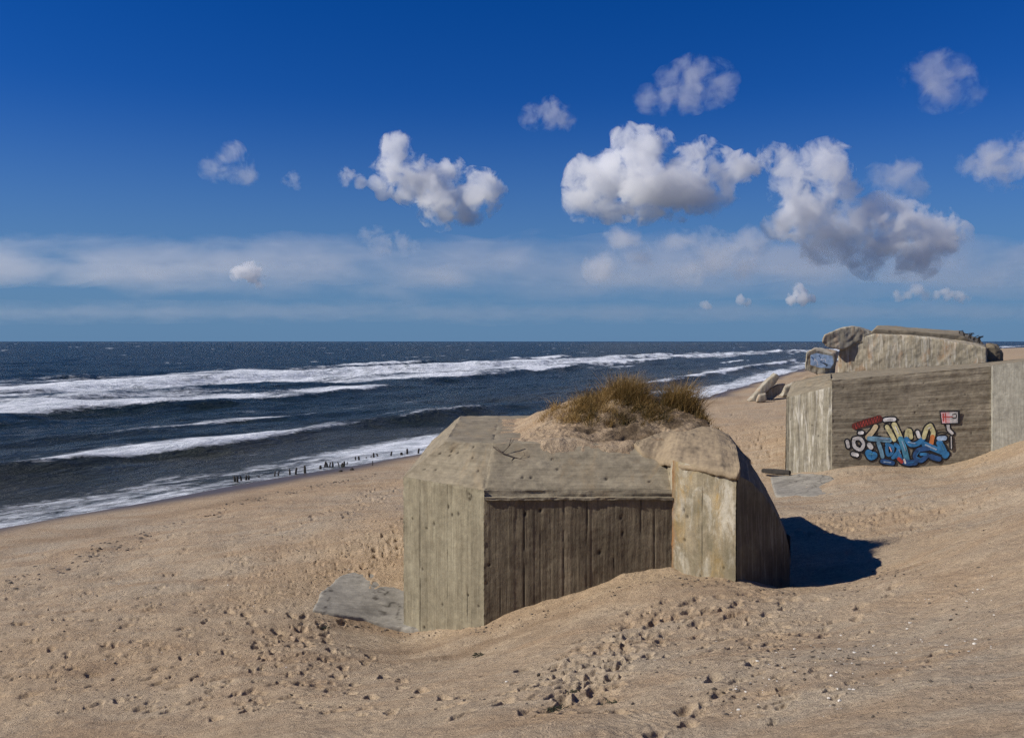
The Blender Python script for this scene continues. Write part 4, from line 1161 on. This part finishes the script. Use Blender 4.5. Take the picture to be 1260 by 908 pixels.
def clump(px, py, r0, label, seed):
    g = ground_at(px, py); g[2] = surf_z(g[0], g[1])
    r = random.Random(seed); bm = bmesh.new()
    for k in range(46):
        a = r.uniform(0, 6.28); d = r0 * r.random() ** .5
        p = g + np.array([math.cos(a) * d, math.sin(a) * d, .01])
        b = r.uniform(0, 6.28); L = r.uniform(.3, .8) * r0
        tube(bm, [p, p + (math.cos(b) * L * .5, math.sin(b) * L * .5, r.uniform(.02, .35) * r0), p + (math.cos(b) * L, math.sin(b) * L, r.uniform(0, .15) * r0)], [.004, .007, .002], 4)
    tag(link("seaweed_clump", mesh_from_bm("seaweed_clump", bm, [M["weed"]])), label, "seaweed", "seaweed clumps in the foreground")


clump(752, 861, .11, "greenish seaweed clump lying on the trodden sand low in the middle", 1)
clump(688, 874, .12, "dark seaweed clump at the bottom edge of the picture, lowest of the weed clumps", 2)
clump(706, 855, .08, "small dark weed tuft up left of the greenish seaweed clump", 3)
clump(398, 767, .13, "dark weed lump on the sand below the grey slab's left tip", 4)
clump(588, 808, .10, "small dark weed lump on the sand below the bunker's near corner", 5)

# ------------------------------------------------------------------ clouds: closed bodies of scattering vapour, kilometres away
def vapour(name, dens, m, blobs=None, slab=None, tear=2.0, soft=0.15, lump=34, detail=7, rough=0.62, aniso=0.25, step=0.05, stretch=(1, 1, 1), seed=0, bias=0.24):
    """vapour whose density follows soft bodies (blobs: local centre, radius) torn by noise; m = metres per picture unit"""
    t = NT(name)
    co = t.n("ShaderNodeTexCoord").outputs["Object"]
    n = t.noise(t.mapped(co, stretch, (seed * 910.0, 0, 0)), 1.0 / (lump * m), detail, rough, 0.4)
    if slab:
        z = t.n("ShaderNodeSeparateXYZ", {"Vector": co}).outputs[2]
        f = t.math("SUBTRACT", 1.0, t.math("DIVIDE", t.math("ABSOLUTE", z), slab))
    else:
        f = None
        for c, r in blobs:
            d = t.n("ShaderNodeVectorMath", {0: co, 1: tuple(c)}, operation="DISTANCE").outputs["Value"]
            q = t.math("MULTIPLY_ADD", d, -1.0 / r, 1.0)
            f = q if f is None else t.math("MAXIMUM", f, q)
    f = t.math("ADD", f, t.math("MULTIPLY_ADD", n, tear, -0.5 * tear - bias))
    d = t.math("DIVIDE", f, soft, clamp=True)
    v = t.n("ShaderNodeVolumeScatter", {"Color": (1, 1, 1, 1), "Density": t.math("MULTIPLY", d, dens), "Anisotropy": aniso})
    t.t.links.new(v.outputs[0], t.out.inputs["Volume"])
    t.m.cycles.volume_step_rate = step
    return t.m


def cloud(name, label, blobs, dist, dens, seed=0, vox=2.2, tear=2.0, soft=0.15, lump=34, step=0.09, body=1.36, shell=1.40, detail=8, rough=0.69, depth=1.0, sub=7):
    r = random.Random(seed)
    m = dist / F
    fine = []
    for (px, py, rx) in blobs:
        c = P(px, py, dist) + np.array([0, r.uniform(-.4, .4) * rx * m * depth, 0])
        fine.append((c, rx * m))
    puffs = list(fine)
    for c, R_ in fine:
        for _ in range(sub):      # smaller heads budding from each body
            a, z = r.uniform(0, 6.283), r.uniform(-0.5, 1)
            q = math.sqrt(max(0, 1 - z * z)); n = np.array([math.cos(a) * q, math.sin(a) * q, z])
            puffs.append((c + n * R_ * r.uniform(.6, .9), R_ * r.uniform(.3, .5)))
    ctr = np.mean([c for c, _ in fine], 0)
    bm = bmesh.new(); bmesh.ops.create_icosphere(bm, subdivisions=3, radius=1)
    bv = np.array([v.co[:] for v in bm.verts]); bf = np.array([[v.index for v in f.verts] for f in bm.faces]); bm.free()
    V = np.concatenate([bv * R_ * shell + (c - ctr) for c, R_ in puffs])
    Fc = np.concatenate([bf + i * len(bv) for i in range(len(puffs))])
    me = bpy.data.meshes.new(name); raw_mesh(me, V, Fc)
    V, Nn, f = remeshed(me, vox * m)
    V = V + Nn * (fbm3(V, 1 / (14 * m), 3, seed) * 1.6 * m)[:, None]
    me = bpy.data.meshes.new(name); raw_mesh(me, V, f)
    # the field keeps the main bodies and a few of the buds
    keep = fine + sorted(puffs[len(fine):], key=lambda p: -p[1])[: max(0, 23 - len(fine))]
    me.materials.append(vapour(name + "_vapour", dens, m, [(c - ctr, R_ * body) for c, R_ in keep], None, tear, soft, lump, detail, rough, step=step, seed=seed))
    o = link(name, me); o.location = ctr
    return tag(o, label, "cloud", GC)


def bank(label, x0, x1, py, half, dist, dens, seed, tear=2.4, soft=0.5, lump=40, deep=1500.0):
    """long shallow sheet of vapour"""
    m = dist / F
    a, b = P(x0, py, dist), P(x1, py, dist)
    ctr = (a + b) / 2
    nx_ = 160
    xs = np.linspace(a[0], b[0], nx_) - ctr[0]
    rows = []
    for dy, dz in [(-deep, -.25), (-deep * .5, -.9), (0, -1.05), (deep * .5, -.9), (deep, -.25), (deep, .25), (deep * .5, .9), (0, 1.05), (-deep * .5, .9), (-deep, .25)]:
        w = fbm2(xs / (60 * m), np.full(nx_, dy / 900.0 + seed), 3, seed) * .22
        rows.append(np.stack([xs, np.full(nx_, dy), (dz * (1 + w)) * half * m], -1))
    V = np.stack(rows, 1).reshape(-1, 3); nr_ = len(rows)
    i = np.arange(nx_ - 1)[:, None]; j = np.arange(nr_)[None, :]
    f = np.stack([i * nr_ + j, i * nr_ + (j + 1) % nr_, (i + 1) * nr_ + (j + 1) % nr_, (i + 1) * nr_ + j], -1).reshape(-1, 4)
    bm = bmesh.new(); vs_ = [bm.verts.new(v) for v in V]
    for q in f: bm.faces.new([vs_[k] for k in q])
    bm.faces.new(vs_[:nr_]); bm.faces.new(vs_[-nr_:])
    bmesh.ops.recalc_face_normals(bm, faces=bm.faces)
    me = mesh_from_bm("cloud_bank", bm, [vapour("cloud_bank_vapour", dens, m, None, half * m, tear, soft, lump, 6, 0.6, step=0.03, stretch=(.42, .6, 1.2), seed=seed, bias=0.2)])
    o = link("cloud_bank", me); o.location = ctr
    return tag(o, label, "cloud bank", "low cloud banks over the horizon")


GC = "cumulus clouds over the sea"
cloud("cumulus_cloud", "left one of the two big white clouds, joined to its neighbour by a thin neck", [(770, 172, 15), (800, 188, 27), (735, 225, 32), (785, 224, 40), (832, 226, 36), (720, 246, 22), (866, 184, 14), (880, 206, 22), (915, 208, 17), (936, 198, 11), (716, 240, 18), (862, 244, 22), (750, 252, 18), (800, 252, 20), (895, 240, 12)], 6000, 0.011, seed=1, tear=5.4, soft=0.3, lump=30)
cloud("cumulus_cloud", "largest cloud, towering white heap trailing down to the right above the ruin", [(946, 188, 11), (966, 200, 19), (1012, 208, 27), (990, 226, 18), (962, 236, 16), (1002, 262, 36), (960, 275, 17), (1035, 240, 20), (1046, 292, 26), (1010, 300, 22), (1080, 262, 20), (1060, 278, 26), (1104, 288, 32), (1142, 288, 28), (1130, 314, 24), (1174, 294, 20), (1075, 312, 24), (1112, 328, 15)], 6200, 0.0085, seed=2, tear=5.4, soft=0.3, lump=30)
cloud("cumulus_cloud", "white and grey heaped cloud alone over the left part of the sea", [(424, 217, 11), (444, 224, 8), (490, 190, 20), (480, 212, 20), (510, 222, 26), (545, 250, 27), (588, 240, 24), (575, 256, 18), (556, 212, 15), (465, 222, 11), (525, 264, 11), (585, 262, 11), (606, 222, 9), (560, 238, 18), (470, 238, 7)], 6000, 0.012, seed=3, tear=5.4, soft=0.3, lump=28)
cloud("grey_cloud", "small flat grey cloud high between the left heap and the twin heaps", [(655, 145, 13), (675, 142, 16), (695, 146, 12)], 4500, 0.006, seed=4, tear=5.4, soft=0.6, lump=26)
cloud("grey_cloud", "ragged grey cloud high above the large white heap", [(800, 122, 16), (825, 112, 23), (852, 102, 27), (880, 102, 24), (840, 125, 14), (790, 120, 10)], 4500, 0.0045, seed=5, tear=5.4, soft=0.7, lump=26)
cloud("grey_cloud", "faint grey cloud near the top right corner of the sky", [(1138, 92, 22), (1165, 95, 27), (1180, 112, 22), (1150, 112, 22)], 4500, 0.0035, seed=6, tear=5.4, soft=0.8, lump=28)
cloud("grey_cloud", "grey white cloud cut by the right edge of the sky", [(1192, 202, 14), (1215, 198, 20), (1232, 205, 24), (1250, 198, 26)], 5500, 0.006, seed=7, tear=5.4, soft=0.6, lump=28)
cloud("grey_cloud", "soft grey cloud left of the lone white heap, larger of two", [(288, 195, 16), (298, 210, 15), (280, 215, 12), (262, 205, 16)], 6000, 0.0045, seed=8, tear=5.4, soft=0.7, lump=26)
cloud("grey_cloud", "tiny grey wisp between the soft grey cloud and the lone white heap", [(352, 226, 7), (362, 220, 8), (366, 228, 6)], 6000, 0.005, seed=9, tear=5.4, soft=0.6, lump=16)
cloud("cumulus_cloud", "small white puff low on the left inside the grey cloud bank", [(294, 338, 9), (308, 336, 12), (320, 344, 9)], 9000, 0.012, seed=10, tear=5.4, soft=0.3, lump=18)
cloud("cumulus_cloud", "small bright double puff low above the left end of the ruin", [(980, 358, 8), (988, 366, 8), (975, 368, 6), (997, 368, 6)], 9000, 0.016, seed=11, tear=5.4, soft=0.22, lump=14)
cloud("cumulus_cloud", "tiny bright puff left of the double puff, just above the horizon band", [(912, 369, 6), (920, 373, 5)], 9000, 0.012, seed=12, tear=5.4, soft=0.3, lump=12)
cloud("cumulus_cloud", "faintest tiny puff, furthest left of the low puffs under the twin heaps", [(866, 375, 5), (872, 377, 4)], 9000, 0.009, seed=13, tear=5.4, soft=0.3, lump=12)
cloud("cumulus_cloud", "thin line of white tufts low above the ruin's right side", [(1105, 363, 7), (1117, 361, 6), (1128, 357, 7), (1140, 363, 6), (1151, 363, 6), (1163, 362, 7), (1175, 364, 6), (1185, 366, 7)], 9000, 0.008, seed=14, tear=5.4, soft=0.3, lump=14)
cloud("grey_cloud", "blue grey cloud lump on top of the bank below the lone white heap", [(452, 288, 10), (468, 296, 14), (490, 300, 14), (510, 303, 8)], 7500, 0.0035, seed=15, tear=5.4, soft=0.5, lump=24)
cloud("grey_cloud", "grey ragged veil hanging under the left twin heap", [(765, 292, 18), (780, 320, 20), (830, 300, 18), (870, 310, 24), (905, 315, 24), (930, 300, 20), (850, 330, 20), (740, 330, 18)], 7500, 0.0042, seed=16, tear=5.4, soft=0.7, lump=34)
cloud("grey_cloud", "dim grey cloud showing behind the top right of the largest cloud", [(1080, 222, 16), (1110, 215, 20), (1130, 228, 16), (1090, 240, 18)], 7500, 0.0032, seed=17, tear=5.4, soft=0.7, lump=30)
bank("upper and palest of the long cloud banks, lying just under the heaped clouds", -80, 1340, 322, 30, 12000, 0.00034, 18, tear=7.5, soft=1.0, lump=52)
bank("middle cloud bank, dim blue grey, between the palest bank and the lowest streak", 150, 1340, 346, 24, 13500, 0.00018, 19, tear=7.5, soft=1.0, lump=46)
bank("lowest thin blue grey cloud streak lying along the whole horizon", -80, 1340, 384, 15, 16000, 0.00012, 20, tear=6.5, soft=1.0, lump=30)

# ------------------------------------------------------------------ light
SUN_EL, EPS = math.radians(37.5), math.radians(11)
sd = np.array([-math.cos(EPS) * math.cos(SUN_EL), -math.sin(EPS) * math.cos(SUN_EL), math.sin(SUN_EL)])
ld = bpy.data.lights.new("sun", "SUN"); ld.energy = 5.0; ld.angle = math.radians(0.53); ld.color = (1.0, 0.95, 0.88)
lo = bpy.data.objects.new("sun", ld); COL.objects.link(lo)
lo.rotation_euler = Vector(sd).to_track_quat("Z", "Y").to_euler()
lo.location = (0, 0, 60)
wd = bpy.data.worlds.new("World"); scene.world = wd; wd.use_nodes = True
nt = wd.node_tree
bg = nt.nodes["Background"]
sky = nt.nodes.new("ShaderNodeTexSky"); sky.sky_type = "NISHITA"; sky.sun_disc = False
sky.sun_elevation = SUN_EL; sky.sun_rotation = math.atan2(sd[0], sd[1])
sky.altitude = 0; sky.air_density = 1.0; sky.dust_density = 0.0; sky.ozone_density = 3.0
hs = nt.nodes.new("ShaderNodeHueSaturation"); hs.inputs["Saturation"].default_value = 1.45
tint = nt.nodes.new("ShaderNodeMix"); tint.data_type = "RGBA"; tint.blend_type = "MULTIPLY"; tint.inputs[0].default_value = 1.0
tint.inputs[7].default_value = (0.56, 0.82, 1.48, 1)
nt.links.new(sky.outputs[0], hs.inputs["Color"]); nt.links.new(hs.outputs[0], tint.inputs[6])
tc = nt.nodes.new("ShaderNodeTexCoord"); sp = nt.nodes.new("ShaderNodeSeparateXYZ"); nt.links.new(tc.outputs["Generated"], sp.inputs[0])
mr = nt.nodes.new("ShaderNodeMapRange"); mr.interpolation_type = "SMOOTHSTEP"
nt.links.new(sp.outputs["Z"], mr.inputs[0]); mr.inputs[1].default_value = -0.02; mr.inputs[2].default_value = 0.27; mr.inputs[3].default_value = 0.9; mr.inputs[4].default_value = 0.0
hz = nt.nodes.new("ShaderNodeMix"); hz.data_type = "RGBA"; nt.links.new(mr.outputs[0], hz.inputs[0])
nt.links.new(tint.outputs[2], hz.inputs[6]); hz.inputs[7].default_value = (2.1, 4.5, 8.2, 1)
nt.links.new(hz.outputs[2], bg.inputs[0]); bg.inputs[1].default_value = 0.046

scene.render.engine = "CYCLES"
cy = scene.cycles
cy.max_bounces = 24; cy.diffuse_bounces = 3; cy.glossy_bounces = 3; cy.transmission_bounces = 2; cy.volume_bounces = 10; cy.transparent_max_bounces = 24
cy.use_denoising = True
cy.denoising_prefilter = 'NONE'
cy.caustics_reflective = False; cy.caustics_refractive = False
cy.use_adaptive_sampling = True; cy.adaptive_threshold = 0.03
vs = scene.view_settings
vs.view_transform = "Standard"; vs.look = "None"; vs.exposure = 0.12; vs.gamma = 1.0; vs.use_curve_mapping = False
